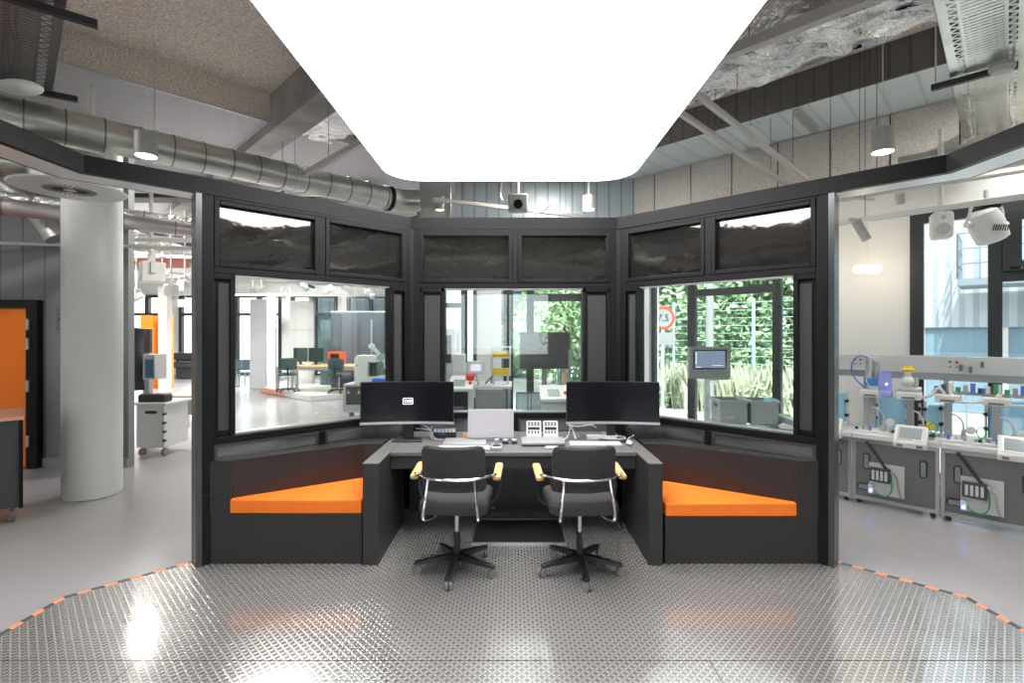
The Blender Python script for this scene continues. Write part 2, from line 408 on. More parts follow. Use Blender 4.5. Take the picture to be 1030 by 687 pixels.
# benches
def bench(side, label, labc, zt, zc, yf):
    s = side
    def X(x): return x*s + (.02 if s > 0 else 0) if s > 0 else x*s
    r = thing('corner_bench', label, 'bench', (1.6*s, 3.9, 0))
    a = [(X(2.185), yf), (X(1.083), yf), (X(1.083), 4.36), (X(1.30), 4.36), (X(2.185), 3.585)]
    MB().prism(a, 0, zt).build('base', m_bench, r, world=True, bevel=.003)
    MB().prism([(X(2.185), yf), (X(2.035), yf), (X(2.035), yf+.04), (X(1.25), 4.17), (X(1.083), 4.17), (X(1.083), 4.36), (X(1.30), 4.36), (X(2.185), 3.60)], zt, .728
               ).build('back_panel', m_backrest, r, world=True)
    MB().prism([(X(2.19), yf-.004), (X(2.03), yf-.004), (X(2.03), yf+.02), (X(2.19), yf+.05)], zt, .73).build('arm_panel', m_bench, r, world=True, bevel=.002)
    e = MB().prism([(X(2.19), yf-.004), (X(2.03), yf-.004), (X(2.03), yf+.035), (X(1.25), 4.165), (X(1.083), 4.165), (X(1.083), 4.36), (X(1.30), 4.36), (X(2.185), 3.60)], .728, .742)
    e.build('top_edge', m_bench, r, world=True, bevel=.002)
    cp = [(X(2.055), yf-.002), (X(1.086), yf-.002), (X(1.086), 4.155), (X(1.265), 4.145), (X(2.04), yf+.05)]
    c = MB().prism(cp, zt+.002, zc).build('seat_cushion', m_orange, bevel=.012, seg=3)
    tag(c, labc, 'cushion', 'orange bench cushions')
bench(-1, 'charcoal corner bench built in left of the desk', 'orange wedge cushion on the bench left of the desk', .359, .462, 3.585)
bench(1, 'charcoal corner bench built in right of the desk', 'orange wedge cushion on the bench right of the desk', .338, .436, 3.585)

# ------------------------------------------------------------ corner posts of the booth
for p, nm in ((B, 'left'), (C, 'right')):
    s = -1 if nm == 'left' else 1
    MB().prism([(p.x - s*.02, p.y+.0), (p.x + s*.012, p.y-.012), (p.x+s*.11, p.y+.06), (p.x+s*.06, p.y+.13), (p.x - s*.02, p.y+.12)], 0, 2.66
        ).build('corner_post', m_black, wc, world=True, bevel=.004)

# ------------------------------------------------------------ facades
def wall_openings(L, z1, ops, t, y0=0):
    """slab 0..L along local x with rectangular openings (x0,x1,z0,z1)"""
    m = MB(); x = 0
    for a, b, c, d in sorted(ops):
        if a > x: m.box(x, a, y0, y0+t, 0, z1)
        if c > 0: m.box(a, b, y0, y0+t, 0, c)
        if d < z1: m.box(a, b, y0, y0+t, d, z1)
        x = b
    if x < L: m.box(x, L, y0, y0+t, 0, z1)
    return m
wn = [0]
def window(M_, x0, x1, z0, z1, fr=.1, mull=(), bars=(), pane=True, y=.1, name='window', handle=None, dep=.10):
    """frame + mullions + bars (xa,xb,z,h) + pane, in a facade's local frame M_"""
    wn[0] += 1
    r = bpy.data.objects.new('%s_%d' % (name, wn[0]), None); COL.objects.link(r); r.location = M_ @ Vector((x0, y, z0)); r['kind'] = 'structure'; r['category'] = name
    f = MB()
    f.box(x0, x0+fr, y-dep/2, y+dep/2, z0, z1); f.box(x1-fr, x1, y-dep/2, y+dep/2, z0, z1)
    f.box(x0+fr, x1-fr, y-dep/2, y+dep/2, z1-fr, z1); f.box(x0+fr, x1-fr, y-dep/2, y+dep/2, z0, z0+fr*.6)
    for a, b in mull: f.box(a, b, y-dep/2, y+dep/2, z0+fr*.6, z1-fr)
    for a, b, z, h in bars: f.box(a, b, y-dep/2, y+dep/2, z-h/2, z+h/2)
    f.build('window_frame', m_frame, r, world=True, M=M_, bevel=.006)
    if pane: MB().box(x0+fr*.5, x1-fr*.5, y, y+.012, z0+.02, z1-.02).build('window_glass', m_fglass, r, world=True, M=M_)
    if handle: 
        h = MB()
        for a, z in handle: h.box(a-.07, a+.07, y-dep/2-.03, y-dep/2, z-.012, z+.012)
        h.build('window_handle', m_alu, r, world=True, M=M_)
    return r
MD = T(2.04, 8.16, 0) @ rz(-PI/4)          # the diagonal glazed facade
struct(wall_openings(22.8, 4.6, [(.24,2.66,0,3.02), (3.53,6.55,.05,3.02), (7.6,10.6,.05,3.02), (11.6,14.6,.05,3.02), (15.6,18.6,.05,3.02)], .3).build('wall_right', m_white, M=MD),
       'white plastered facade wall behind the machine benches', 'wall')
window(MD, .27, .93, .0, 3.0, .055, y=.05)
window(MD, .93, 2.13, .0, 3.0, .06, bars=[(.99, 2.07, 2.28, .10)], y=.05, name='door')
window(MD, 2.13, 2.68, .0, 3.0, .045, y=.05)
window(MD, 3.53, 6.55, .05, 3.02, .12, mull=[(4.17,4.28)], bars=[(4.28,6.45,2.26,.12)], y=.02, handle=[(4.40,2.33),(4.62,2.95)])
# inner sash of the upper right light
wn[0] += 1
for a in (7.6, 11.6, 15.6): window(MD, a, a+3, .05, 3.02, .12, mull=[(a+1,a+1.1),(a+2,a+2.1)], bars=[(a+.1,a+2.9,2.26,.1)])
sash = MB(); 
for bx in ((4.28,4.42,2.30,2.92),(5.3,5.42,2.30,2.92)): sash.box(bx[0],bx[1],-.06,.02,bx[2],bx[3])
sash.box(4.42,5.3,-.06,.02,2.30,2.40); sash.box(4.42,5.3,-.06,.02,2.82,2.92)
struct(sash.build('window_30', m_frame, M=MD, bevel=.005), None, 'window')
wc2 = MB().box(0, 20, -.05, -.004, 3.40, 4.2); 
struct(wc2.build('trim_1', m_wool3, M=MD), 'pale wood wool boards above the facade windows', 'wall cladding')
# joints of the boards
jt = MB()
for i in range(26): jt.box(.35+i*.6, .362+i*.6, -.056, -.05, 3.4, 4.2)
struct(jt.build('trim_2', m_black2, M=MD), None, 'wall cladding')
# centre facade, straight ahead
MC = T(-1.2, 8.2, 0)
struct(wall_openings(3.3, 4.6, [(.0,.62,0,3.02), (1.02,2.5,0,3.02)], .3).build('wall_back', m_white, M=MC), 'white wall with pier straight ahead', 'wall')
window(MC, .02, .62, 0, 3.02, .06, mull=[(.36,.46)], bars=[(.08,.36,2.14,.08)], y=.02)
window(MC, 1.06, 2.5, 0, 3.02, .16, mull=[(1.44,1.56)], bars=[(1.56,2.34,2.27,.12)], y=.02)
cl2 = MB().box(-1.18, 2.0, 8.12, 8.195, 3.05, 4.55)
struct(cl2.build('trim_9', stripes('blue_grey_sheet', (.36,.42,.46), (.22,.26,.29), 5, (1,0,0), .85, .35, .2, .01)), 'blue grey corrugated sheet high above the centre window', 'wall cladding')
struct(MB().box(-1.5, -1.2, 8.2, 20.8, -.1, 4.6).build('wall_side', m_white), 'white wall of the far hall', 'wall')
# far hall facade
MF = T(-17, 20.5, 0)
ops = [(a, a+1.9, 0, 3.3) for a in (1.0, 3.3, 5.6, 7.9, 10.2, 12.5)]
struct(wall_openings(15.8, 4.6, ops, .3).build('wall_far', m_white, M=MF), 'white far facade of the hall', 'wall')
for a, b, c, d in ops: window(MF, a, b, 0, 3.3, .12, mull=[(a+.9, a+1.05)], bars=[(a+.12, b-.12, 2.5, .12)], y=.02, dep=.2)
# wall behind the camera
MBk = T(18.4, -8, 0) @ rz(PI)
ops = [(2.5,7,.9,3.2), (10,14.5,.9,3.2), (17,21.5,.9,3.2), (25,30,.9,3.2)]
struct(wall_openings(35.4, 4.6, ops, .25).build('wall_front', m_white, M=MBk), 'white wall behind the viewer', 'wall')
for a, b, c, d in ops: window(MBk, a, b, .9, 3.2, .1, mull=[(a+1.5,a+1.58),(a+3,a+3.08)])

# grey clad wall and doorway at the left
gw = MB(); gw.box(-9, -4.80, 6.22, 6.32, 0, 4.6)
struct(gw.build('wall_grey', m_greyw), 'grey board clad wall at the left', 'wall')
bb = MB().box(-5.86, -4.80, 6.20, 6.219, 0, .11)
struct(bb.build('baseboard_grey', mat('baseboard', (.30,.31,.31), .5)), None, 'baseboard')
for sx in (-5.55, -5.12): bb = MB().box(sx-.006, sx+.006, 6.213, 6.219, .11, 4.6).build('trim_%d' % (int(-sx*10)), mat('seam', (.07,.07,.075), .6)); struct(bb, None, 'wall')
dr = thing('orange_door', 'glossy orange door in a black frame in the grey wall, left edge', 'door', (-6.5, 6.18, 0)); dr['kind'] = 'structure'
MB().box(-6.0, -5.86, 6.13, 6.218, 0, 2.085).box(-7.2, -6.0, 6.13, 6.218, 1.98, 2.085).box(-7.3,-7.2,6.13,6.218,0,2.085).build('door_frame', m_black, dr, world=True, bevel=.004)
MB().box(-7.2, -6.02, 6.16, 6.2, .02, 1.98).build('door_leaf', mat('orange_gloss', (.93,.21,.015), .22), dr, world=True)
for z in (.34, 1.02, 1.54, 1.78): MB().box(-5.975, -5.945, 6.105, 6.13, z-.07, z+.07).build('door_hinge', m_alu, dr, world=True, bevel=.003)
def text(body, size, mt, name, loc, rot, parent=None, ex=.001, label=None, cat='lettering'):
    c = bpy.data.curves.new(name, 'FONT'); c.body = body; c.size = size; c.extrude = ex; c.align_x = 'CENTER'; c.align_y = 'CENTER'; c.materials.append(mt)
    tmp = bpy.data.objects.new(name, c); COL.objects.link(tmp); bpy.context.view_layer.update()
    me = bpy.data.meshes.new_from_object(tmp.evaluated_get(bpy.context.evaluated_depsgraph_get())); bpy.data.objects.remove(tmp)
    o = bpy.data.objects.new(name, me); COL.objects.link(o); o.location = loc; o.rotation_euler = rot
    if parent:
        o.parent = parent; o.matrix_parent_inverse = parent.matrix_basis.inverted()
    elif label: tag(o, label, cat)
    return o
text('TOKYO', .085, mat('text_grey', (.05,.05,.055), .5), 'wall_lettering', (-5.66, 6.212, 1.86), (PI/2, -PI/2, 0), label='small dark word TOKYO running up the grey wall beside the column')

# round column
cc = MB().lathe([(.25, 0), (.25, 3.72)], (-4.36, 5.17, 0), 48).lathe([(.022, 3.72), (.022, 4.6)], (-4.36, 5.17, 0), 16)
struct(cc.build('column', m_paint), 'thick round white column left of the booth', 'column')

# ------------------------------------------------------------ ceiling structure
s2 = math.sqrt(2)
def diag(mb, c, x0, x1, dc, z0, z1):
    """bar along x+y=c (towards +x,-y) between world x0..x1, depth dc in (x+y)"""
    return mb.prism([(x0, c-x0), (x1, c-x1), (x1+dc/2, c-x1+dc/2), (x0+dc/2, c-x0+dc/2)], z0, z1)
def diag2(mb, c, x0, x1, dc, z0, z1):
    """bar along y-x=c, depth dc in (y-x)"""
    return mb.prism([(x0, c+x0), (x1, c+x1), (x1-dc/2, c+x1+dc/2), (x0-dc/2, c+x0+dc/2)], z0, z1)
Z = EYE
struct(diag(MB(), 3.11, -7.2, 8, .45, Z+2.48, 4.58).build('beam_1', m_conc), 'concrete downstand beam across the ceiling', 'beam')
struct(diag2(MB(), 9.0, -9, -1.6, .05, Z+2.6, 4.58).build('beam_2', m_wool), 'boarded downstand beam', 'beam')
struct(MB().prism([(-17,-7.94),(-1.9,7.16),(-1.3,8.5),(-1.3,20.4),(-17,20.4)], Z+2.6, Z+2.64).build('ceiling_lower', m_wool2), 'grey lower ceiling boards over the far hall', 'ceiling')
ed = MB(); ed.bar((-8.9, .08, Z+2.59), (-2.6, 6.38, Z+2.59), .02, .025)
struct(ed.build('trim_3', m_alu), None, 'trim')
struct(diag(MB(), 8.78, -4, 16, 1.36, Z+2.56, Z+2.59).build('soffit', m_soffit), 'pale blue steel deck soffit along the facade', 'ceiling')
struct(diag(MB(), 8.74, -4, 16, .04, Z+2.56, 4.58).build('fascia', m_fascia), 'dark corrugated fascia above the facade', 'ceiling')
for c, x0, x1 in ((-5.5,-8,4),(-3.5,-8,6),(-1.0,-8,9)): struct(diag(MB(), c, x0, x1, .5, Z+2.45, 4.58).build('beam_%d' % int(20+c), m_conc), None, 'beam')

# crumpled foil wrapped ducts
def foil_box(c, x0, x1, dc, z0, z1, nm, lab, seed, nx=60, ny=10, amp=.05):
    rnd = random.Random(seed); m = MB(); vs = []; fs = []
    prof = [(0, z1), (0, z0+.08), (dc*.08, z0)] + [(dc*k/ny, z0) for k in range(1, ny)] + [(dc*.92, z0), (dc, z0+.08), (dc, z1)]
    n = len(prof)
    for i in range(nx+1):
        x = x0 + (x1-x0)*i/nx
        for d, z in prof:
            j = lambda: rnd.uniform(-amp, amp)
            vs.append((x+d/2+j(), c-x+d/2+j(), z+j()*.9))
    for i in range(nx):
        for k in range(n-1): fs.append((i*n+k, (i+1)*n+k, (i+1)*n+k+1, i*n+k+1))
    m.add(vs, fs); o = m.build(nm, m_foil); return tag(o, lab, 'duct')
foil_box(6.0, -1.0, 5.8, .95, Z+2.35, Z+2.8, 'foil_wrapped_duct', 'crumpled silver foil wrapped duct crossing the ceiling right of the light box', 3)
foil_box(3.42, -2.9, -.3, 1.0, Z+2.6, Z+2.75, 'foil_wrapped_duct', 'grey crumpled foil wrapped duct beyond the concrete beam left of the light box', 5, nx=26, amp=.03)
foil_box(4.9, 1.6, 6.5, .95, Z+2.6, Z+2.8, 'foil_wrapped_duct', 'brownish crumpled foil duct in the top right corner behind the grey rail', 9, nx=40, amp=.05).data.materials[0] = mat('dark_foil', (.30,.22,.17), .4, .6, noise=(5,.5,5), bump=(9,1.,.08))
# profiled deck piece left of the light box
tag(diag(MB(), 4.75, -2.6, -.2, .8, Z+2.62, Z+2.64).build('slotted_deck_panel', stripes('slats', (.50,.56,.60), (.12,.13,.14), 11, (.7071,-.7071,0), .6, .4, .5, .02)), 'slotted metal deck panel between foil duct and light box', 'ceiling panel')

m_seam = mat('duct_seam_metal', (.22,.22,.21), .35, .85)
# spiral ducts
def duct(nm, lab, p0, p1, r, m, ribs=.27, extra=None, n=32):
    p0, p1 = Vector(p0), Vector(p1); d = (p1-p0); L = d.length; d.normalize()
    t = thing(nm, lab, 'duct', tuple(p0))
    b = MB().cyl(p0, p1, r, n=n); b.build('duct_pipe', m, t, world=True)
    rb = MB(); k = 0; x = .1
    while x < L: 
        q = p0 + d*x; rb.cyl(q - d*.006, q + d*.006, r+.007, n=n); x += ribs
    o = rb.build('duct_seams', m_seam, t, world=True); o['kind'] = 'stuff'
    return t, d
HD = 1.88
t1, dd = duct('spiral_duct', 'large round galvanised spiral duct running above the left of the booth', (-6.6, 1.95, Z+HD), (-1.72, 6.82, Z+HD), .155, m_galv)
el = MB(); e0 = Vector((-1.72, 6.82, Z+HD)); 
el.tube([e0, e0+dd*.18, e0+dd*.18+Vector((.14,.05,0)), e0+dd*.18+Vector((.32,.06,0))], .158, 28, 2); el.build('duct_elbow', m_galv, t1, world=True)
MB().cyl(e0, e0+dd*.05, .172, n=28).build('duct_clamp', m_black, t1, world=True)
MB().cyl((-1.29,7.05,Z+HD), (-1.34,7.05,Z+HD), .172, n=28).build('duct_clamp', m_black, t1, world=True)
for q in (.35, .62, .82):
    h = Vector((-6.6,1.95,Z+HD)).lerp(e0, q)
    MB().cyl(h, (h.x, h.y, 4.58), .006, n=6).cyl(h-dd*.015, h+dd*.015, .166, n=28).build('duct_hanger', m_alu, t1, world=True)
bx = thing('air_box', 'tall square galvanised air plenum box at the end of the spiral duct', 'duct', (-1.0, 7.15, Z+1.5))
MB().box(-1.3, -.85, 6.95, 7.4, Z+1.55, Z+2.3).build('box_shell', m_galv, bx, world=True, bevel=.01)
MB().box(-1.33, -.82, 6.92, 7.43, Z+2.3, Z+2.33).build('box_flange', m_galv, bx, world=True)
t2, d2 = duct('foil_pipe', 'pinkish silver insulated pipe running under the round ceiling diffuser', (-7.4, 3.63, Z+1.42), (-1.6, 8.0, Z+1.22), .085, mat('foil_pipe', (.60,.55,.54), .3, .85, noise=(3,.2,4), bump=(6,.5,.02)), .5)
t2b, _ = duct('foil_pipe', 'thin silver insulated pipe just behind and above the pinkish one', (-7.4, 3.95, Z+1.55), (-1.9, 8.2, Z+1.38), .07, m_foil, .5)
# diffuser
df = thing('round_air_diffuser', 'large round white perforated air diffuser beside the white column', 'air diffuser', (-4.0, 4.5, Z+1.31))
MB().lathe([(.41,0),(.42,.012),(.40,.02),(.30,.03),(.30,.02),(.02,.02)], (-4.0,4.5,Z+1.31), 48).build('diffuser_plate', m_paint, df, world=True)
dv = MB()
for k in range(30):
    a = 2*PI*k/30; dv.bar((-4.0+.05*math.cos(a), 4.5+.05*math.sin(a), Z+1.308), (-4.0+.19*math.cos(a), 4.5+.19*math.sin(a), Z+1.308), .007, .003)
o = dv.build('diffuser_slots', m_dkgrey, df, world=True); o['kind'] = 'stuff'
MB().cyl((-4.0,4.5,Z+1.36), (-4.0,4.5,Z+1.62), .29, n=40).build('diffuser_drum', m_galv, df, world=True)
MB().tube([(-3.75,4.6,Z+1.5),(-3.4,4.75,Z+1.5),(-3.0,5.3,Z+1.55)], .09, 16, 2).build('diffuser_duct', m_galv, df, world=True)
MB().tube([(-4.2,4.4,Z+1.5),(-4.6,4.2,Z+1.5),(-5.4,3.9,Z+1.62)], .09, 16, 2).build('diffuser_duct', m_galv, df, world=True)
tag(MB().tube([(-5.9,5.7,Z+1.75),(-5.65,5.9,Z+1.5),(-5.45,5.95,Z+1.15)], .12, 18, 2).build('flexible_duct', mat('flex', (.5,.5,.48), .35, .8, bump=(30,.6,.01))), 'bent silver flexible duct end left of the column', 'duct')
tag(MB().tube([(-8,5.95,Z+1.15),(-2.0,6.25,Z+1.04)], .022, 10).build('wall_rail', m_paint), 'thin white rail running in front of the grey wall', 'rail')

# cable trays (perforated)
def tray(nm, lab, M_, L, wd, dirt=0):
    t = thing(nm, lab, 'cable tray', tuple(M_.translation), 0); mt_ = m_galv if not dirt else mat('dull_zinc', (.22,.22,.22), .4, .8)
    sp = .045; n = int(L/sp); b = MB()
    b.box(-wd/2, -wd/2+.055, 0, L, 0, .004, M_); b.box(wd/2-.055, wd/2, 0, L, 0, .004, M_); 
    b.box(-wd*.27, -wd*.23, 0, L, 0, .004, M_); b.box(wd*.23, wd*.27, 0, L, 0, .004, M_)
    b.box(-wd/2, -wd/2+.003, 0, L, 0, .07, M_); b.box(wd/2-.003, wd/2, 0, L, 0, .07, M_)
    for i in range(n):
        y = i*sp; b.box(-wd*.23, wd*.23, y, y+sp*.72, 0, .003, M_)
        y = i*sp*1.0
        for s in (-1, 1):
            xa, xb = (wd*.27, wd/2-.05); 
            q0, q1 = (xa, xb) if i % 2 else (xb, xa)
            b.add([(s*q0, y, .001), (s*q0, y+.02, .001), (s*q1, y+sp+.01, .001), (s*q1, y+sp-.012, .001)], [(0,1,2,3)], M_)
    o = b.build('tray_bed', mt_, t, world=True)
    c = MB()
    for k in range(7):
        x = random.uniform(-wd*.4, wd*.4); c.tube([M_ @ Vector((x+random.uniform(-.02,.02), y, .02+.008*(k%3))) for y in [L*j/10 for j in range(11)]], .009, 6)
    o = c.build('cables', mat('cable_'+nm, (.12,.06,.055) if dirt else (.35,.37,.4), .6), t, world=True); o['kind'] = 'stuff'
    return t
hT = 2.1
tray('cable_tray', 'wide perforated galvanised cable tray in the top right corner', T(1.45, 1.62, Z+hT) @ rz(-PI/4), 5.0, .44)
tr = bpy.data.objects['cable_tray']
MB().bar((3.50, 4.15, Z+hT-.04), (3.86, 3.79, Z+hT-.04), .045, .045).build('tray_strut', m_dkgrey, tr, world=True)
MB().cyl((3.52,4.13,Z+hT), (3.52,4.13,4.58), .007, n=6).build('tray_hanger', m_alu, tr, world=True)
MB().cyl((3.84,3.81,Z+hT), (3.84,3.81,4.58), .007, n=6).build('tray_hanger', m_alu, tr, world=True)
tray('cable_tray', 'dark cable tray with red cables in the top left corner', T(-1.35, 1.35, Z+hT) @ rz(PI/4), 4.1, .46, 1)
tl = bpy.data.objects['cable_tray.001']
MB().bar((-4.55, 3.85, Z+hT-.04), (-3.8, 4.35, Z+hT-.04), .045, .045).build('tray_strut', m_dkgrey, tl, world=True)
MB().bar((-3.6, 2.6, Z+hT-.04), (-2.75, 3.3, Z+hT-.04), .045, .045).build('tray_strut', m_dkgrey, tl, world=True)
tag(tray('cable_tray', 'perforated cable tray running along the facade high above the machine bench', T(2.4, 6.6, Z+1.72) @ rz(-PI/4 - PI/2), .01, .3), None, None)
bpy.data.objects['cable_tray.002'].name = 'facade_cable_tray'
mm = T(7.5, 1.7, Z+1.75) @ rz(PI/4)
tfr = bpy.data.objects['facade_cable_tray']
for ch in list(tfr.children): bpy.data.objects.remove(ch)
fb = MB(); Lf = 4.9
for i in range(int(Lf/.05)): fb.box(-.14, .14, i*.05, i*.05+.022, 0, .003, mm)
fb.box(-.15,-.14,0,Lf,0,.06,mm); fb.box(.14,.15,0,Lf,0,.06,mm)
fb.build('tray_bed', m_galv, tfr, world=True)

# rails: grey lighting tracks
def rail(lab, p0, p1, wd=.045, ht=.045, m=None, wires=3, zc=4.58):
    t = thing('lighting_track', lab, 'track', tuple(p0)); p0, p1 = Vector(p0), Vector(p1)
    MB().bar(p0, p1, wd, ht).build('track_profile', m or m_railg, t, world=True, bevel=.004)
    for k in range(wires):
        q = p0.lerp(p1, (k+.5)/wires); MB().cyl(q, (q.x, q.y, zc), .003, n=5).build('track_wire', m_dkgrey, t, world=True)
    return t
m_railg = mat('rail_grey', (.42,.40,.38), .45)
def dl(c, x, z): return (x, c-x, z)       # point on x+y=c
def dl2(c, x, z): return (x, c+x, z)      # point on y-x=c
hR = 1.9
rail('upper of the two parallel grey tracks right of the light box', dl2(1.298*hR, .3, Z+hR), dl2(1.298*hR, 3.78, Z+hR))
rail('lower of the two parallel grey tracks right of the light box', dl2(1.48*hR, .3, Z+hR), dl2(1.48*hR, 3.6, Z+hR))
rail('grey track crossing under the spiral duct left of the light box', dl(1.8*hR, -3.4, Z+hR), dl(1.8*hR, -.6, Z+hR), .06, .06)
rail('grey track in front of the crumpled foil, top right', dl(2.527*hR, 1.0, Z+hR), dl(2.527*hR, 4.3, Z+hR), .07, .07)
rail('short grey track behind the centre lamps', (-1.0, 6.3, Z+1.72), (1.2, 8.0, Z+1.9), .05, .05)
rail('short slotted track high behind the softly lit right lamp', dl(8.3, 1.0, Z+2.3), dl(8.9, 1.6, Z+2.3), .05, .03, m_alu)
# facade side rails above machine bench
rail('white lighting track carrying speaker and floodlight over the machine bench', dl(8.55, 3.0, Z+1.16), dl(8.3, 6.2, Z+1.16), .035, .05, m_paint)
rail('upper white rail above the lighting track over the machine bench', dl(8.75, 3.2, Z+1.42), dl(8.7, 6.2, Z+1.42), .025, .03, m_paint)
rail('short white cross rail near the right booth post', (3.05, 5.0, Z+1.42), (3.75, 5.15, Z+1.40), .025, .03, m_paint, 2)
struct(MB().bar(dl(8.95, .3, Z+2.5), dl(10.0, 1.35, Z+2.5), .04, .04).bar((3.2, 5.6, Z+2.52), (3.75, 6.15, Z+2.52), .07, .05).build('trim_4', m_galv), None, 'trim')

# ------------------------------------------------------------ pendants and fixtures
m_lampb = mat('lamp_body', (.42,.41,.39), .5)
m_led = emis('lamp_glow', (1,.93,.8), 9)
def pendant(loc, h, lab, r=.083, hh=.19, ceil=4.58):
    t = thing('pendant_lamp', lab, 'pendant lamp', loc, 0)
    MB().lathe([(r-.006,0),(r,.004),(r,hh),(r*.9,hh+.004),(.012,hh+.006)], (0,0,0), 32).build('lamp_shade', m_lampb, t)
    MB().lathe([(r-.008,-.002),(r-.009,.004)], (0,0,0), 32).build('lamp_glow', m_led, t)
    MB().cyl((0,0,hh), (0,0,ceil-loc[2]), .0035, n=6).build('lamp_cord', m_paint, t)
    MB().cyl((0,0,ceil-loc[2]-.03), (0,0,ceil-loc[2]), .05, n=20).build('ceiling_rose', m_paint, t)
    l = lamp('pendant_light', 'SPOT', (0,0,-.02), 35, (1,.9,.75), spot_size=1.6, spot_blend=.8, shadow_soft_size=.06); l.parent = t
    return t
pendant(P(147,157,4.15), 0, 'grey cylinder pendant in front of the spiral duct, left')
pendant(P(888,153,4.15), 0, 'grey cylinder pendant in front of the dark fascia, right', ceil=4.58)
pendant(P(443,212,7.0), 0, 'small cylinder pendant just left of centre above the booth beam')
pendant(P(592,211,7.0), 0, 'small cylinder pendant just right of centre above the booth beam')
def cam_unit(loc):
    t = thing('ceiling_camera', 'grey box camera hanging from the ceiling above the booth centre', 'camera', loc)
    MB().box(-.13,.13,-.1,.1,0,.22).build('camera_housing', m_lampb, t, bevel=.02)
    MB().cyl((0,-.1,.08),(0,-.16,.06),.06,n=20).build('camera_lens', m_black, t)
    MB().cyl((0,0,.22),(0,0,4.5-loc[2]),.02,n=10).build('camera_pole', m_paint, t)
    MB().tube([(-.14,0,.1),(-.25,0,.2),(-.2,0,.45),(-.28,0,.8)],.008,6,2).build('camera_cable', m_alu, t)
    MB().tube([(.14,0,.02),(.3,.05,-.02),(.45,0,.1)],.01,6,2).build('camera_cable', m_alu, t)
cam_unit(P(521,213,6.6))
# round white ceiling lamps
tag(MB().lathe([(.02,0),(.06,.01),(.08,.04),(.07,.08)], P(1008,74,3.8), 32).build('smoke_detector', m_lampb), 'round grey detector under the tray strut, top right', 'detector')
tag(MB().ball(P(20,88,2.75), .12, (1,.55,.3)).build('oval_bulkhead_lamp', m_paint), 'oval white bulkhead lamp under the dark cable tray, top left', 'lamp')
tag(MB().lathe([(.10,0),(.14,.02),(.15,.05)], (-2.95, 4.0, 4.5), 32).build('ceiling_disc', m_lampb), 'flat grey disc fitting on the brown ceiling above the left pendant', 'ceiling fitting')

def speaker_at(loc, lab, pole_top=4.2, s=1.0, rot=0):
    t = thing('speaker', lab, 'speaker', loc, rot)
    MB().rpoly(-.09*s,.09*s,-.14*s,.14*s,.035*s,-.07*s,.09*s).build('speaker_body', m_paint, t, bevel=.012)
    MB().cyl((0,-.072*s,-.045*s),(0,-.078*s,-.045*s),.062*s,n=24).build('speaker_cone', m_lampb, t)
    MB().cyl((0,-.072*s,.075*s),(0,-.078*s,.075*s),.022*s,n=16).build('speaker_tweeter', m_lampb, t)
    MB().cyl((0,.02,.13*s),(0,.02,pole_top-loc[2]),.022,n=10).build('speaker_pole', m_paint, t)
speaker_at(P(947,227,4.7), 'white wall speaker hanging on a pole from the track, right', 3.6, .88, -.5)
def flood(loc, lab, rot=0, s=1.0):
    t = thing('floodlight', lab, 'floodlight', loc, rot)
    Mx = Matrix.Rotation(math.radians(-25), 4, 'Y')
    MB().lathe([(.10,-.19),(.135,-.17),(.15,.0),(.13,.13),(.09,.16)], (0,0,0), 32, None).build('lamp_housing', m_paint, t, M=Mx @ Matrix.Scale(s,4))
    y = MB().tube([(-.17*s,0,.0),(-.175*s,0,.14*s),(-.12*s,0,.24*s),(0,0,.27*s),(.12*s,0,.24*s),(.175*s,0,.14*s),(.17*s,0,.0)],.013,8,1); y.build('yoke', m_paint, t)
    MB().cyl((-.21*s,0,0),(-.14*s,0,0),.03,n=14).build('yoke_knob', m_paint, t); MB().cyl((.21*s,0,0),(.14*s,0,0),.03,n=14).build('yoke_knob', m_paint, t)
    sl = MB()
    for k in range(7): sl.bar((-.07*s+k*.024*s, -.146*s, -.09*s), (-.055*s+k*.024*s, -.148*s, -.03*s), .006, .006)
    o = sl.build('cooling_slots', m_black, t); o['kind'] = 'stuff'
    MB().box(-.07*s,.07*s,-.1*s,.06*s,.16*s,.2*s).build('lamp_cabling', m_black, t, bevel=.01)
    MB().cyl((0,0,.27*s),(0,0,.36*s),.02,n=10).build('clamp', m_paint, t)
flood(P(992,226,4.55), 'large white yoke floodlight on the track in front of the right window', 0, .88)
sp = thing('track_spotlight', 'small grey cylinder spotlight tilted on the track, right of the booth post', 'spotlight', P(866,232,5.0))
MB().cyl((-.05,0,.09),(.06,0,-.09),.042,n=24).build('spot_body', m_lampb, sp); MB().box(-.13,.15,-.02,.02,.10,.125).build('spot_adapter', m_paint, sp)
sp2 = dup(sp, P(905,195,5.3), .8, 'small silver spotlight on the upper rail, right of the booth post')
wl_ = thing('wall_lamp', 'glowing ribbed glass lamp hanging in front of the white pier', 'wall lamp', P(872,271,5.45))
gl = MB()
for k in range(9): gl.ball((-.12+k*.03,0,0), .042, (.5,1,1), 6)
gl.build('lamp_glass', emis('lamp_glass', (1,.93,.82), 2.2), wl_)
MB().cyl((0,0,.04),(0,0,1.2),.003,n=5).build('lamp_cord', m_paint, wl_)
lamp('wall_lamp_light', 'POINT', (P(872,262,5.45)[0], 5.5, P(872,262,5.45)[2]), 3.5, (1,.82,.55), shadow_soft_size=.05)

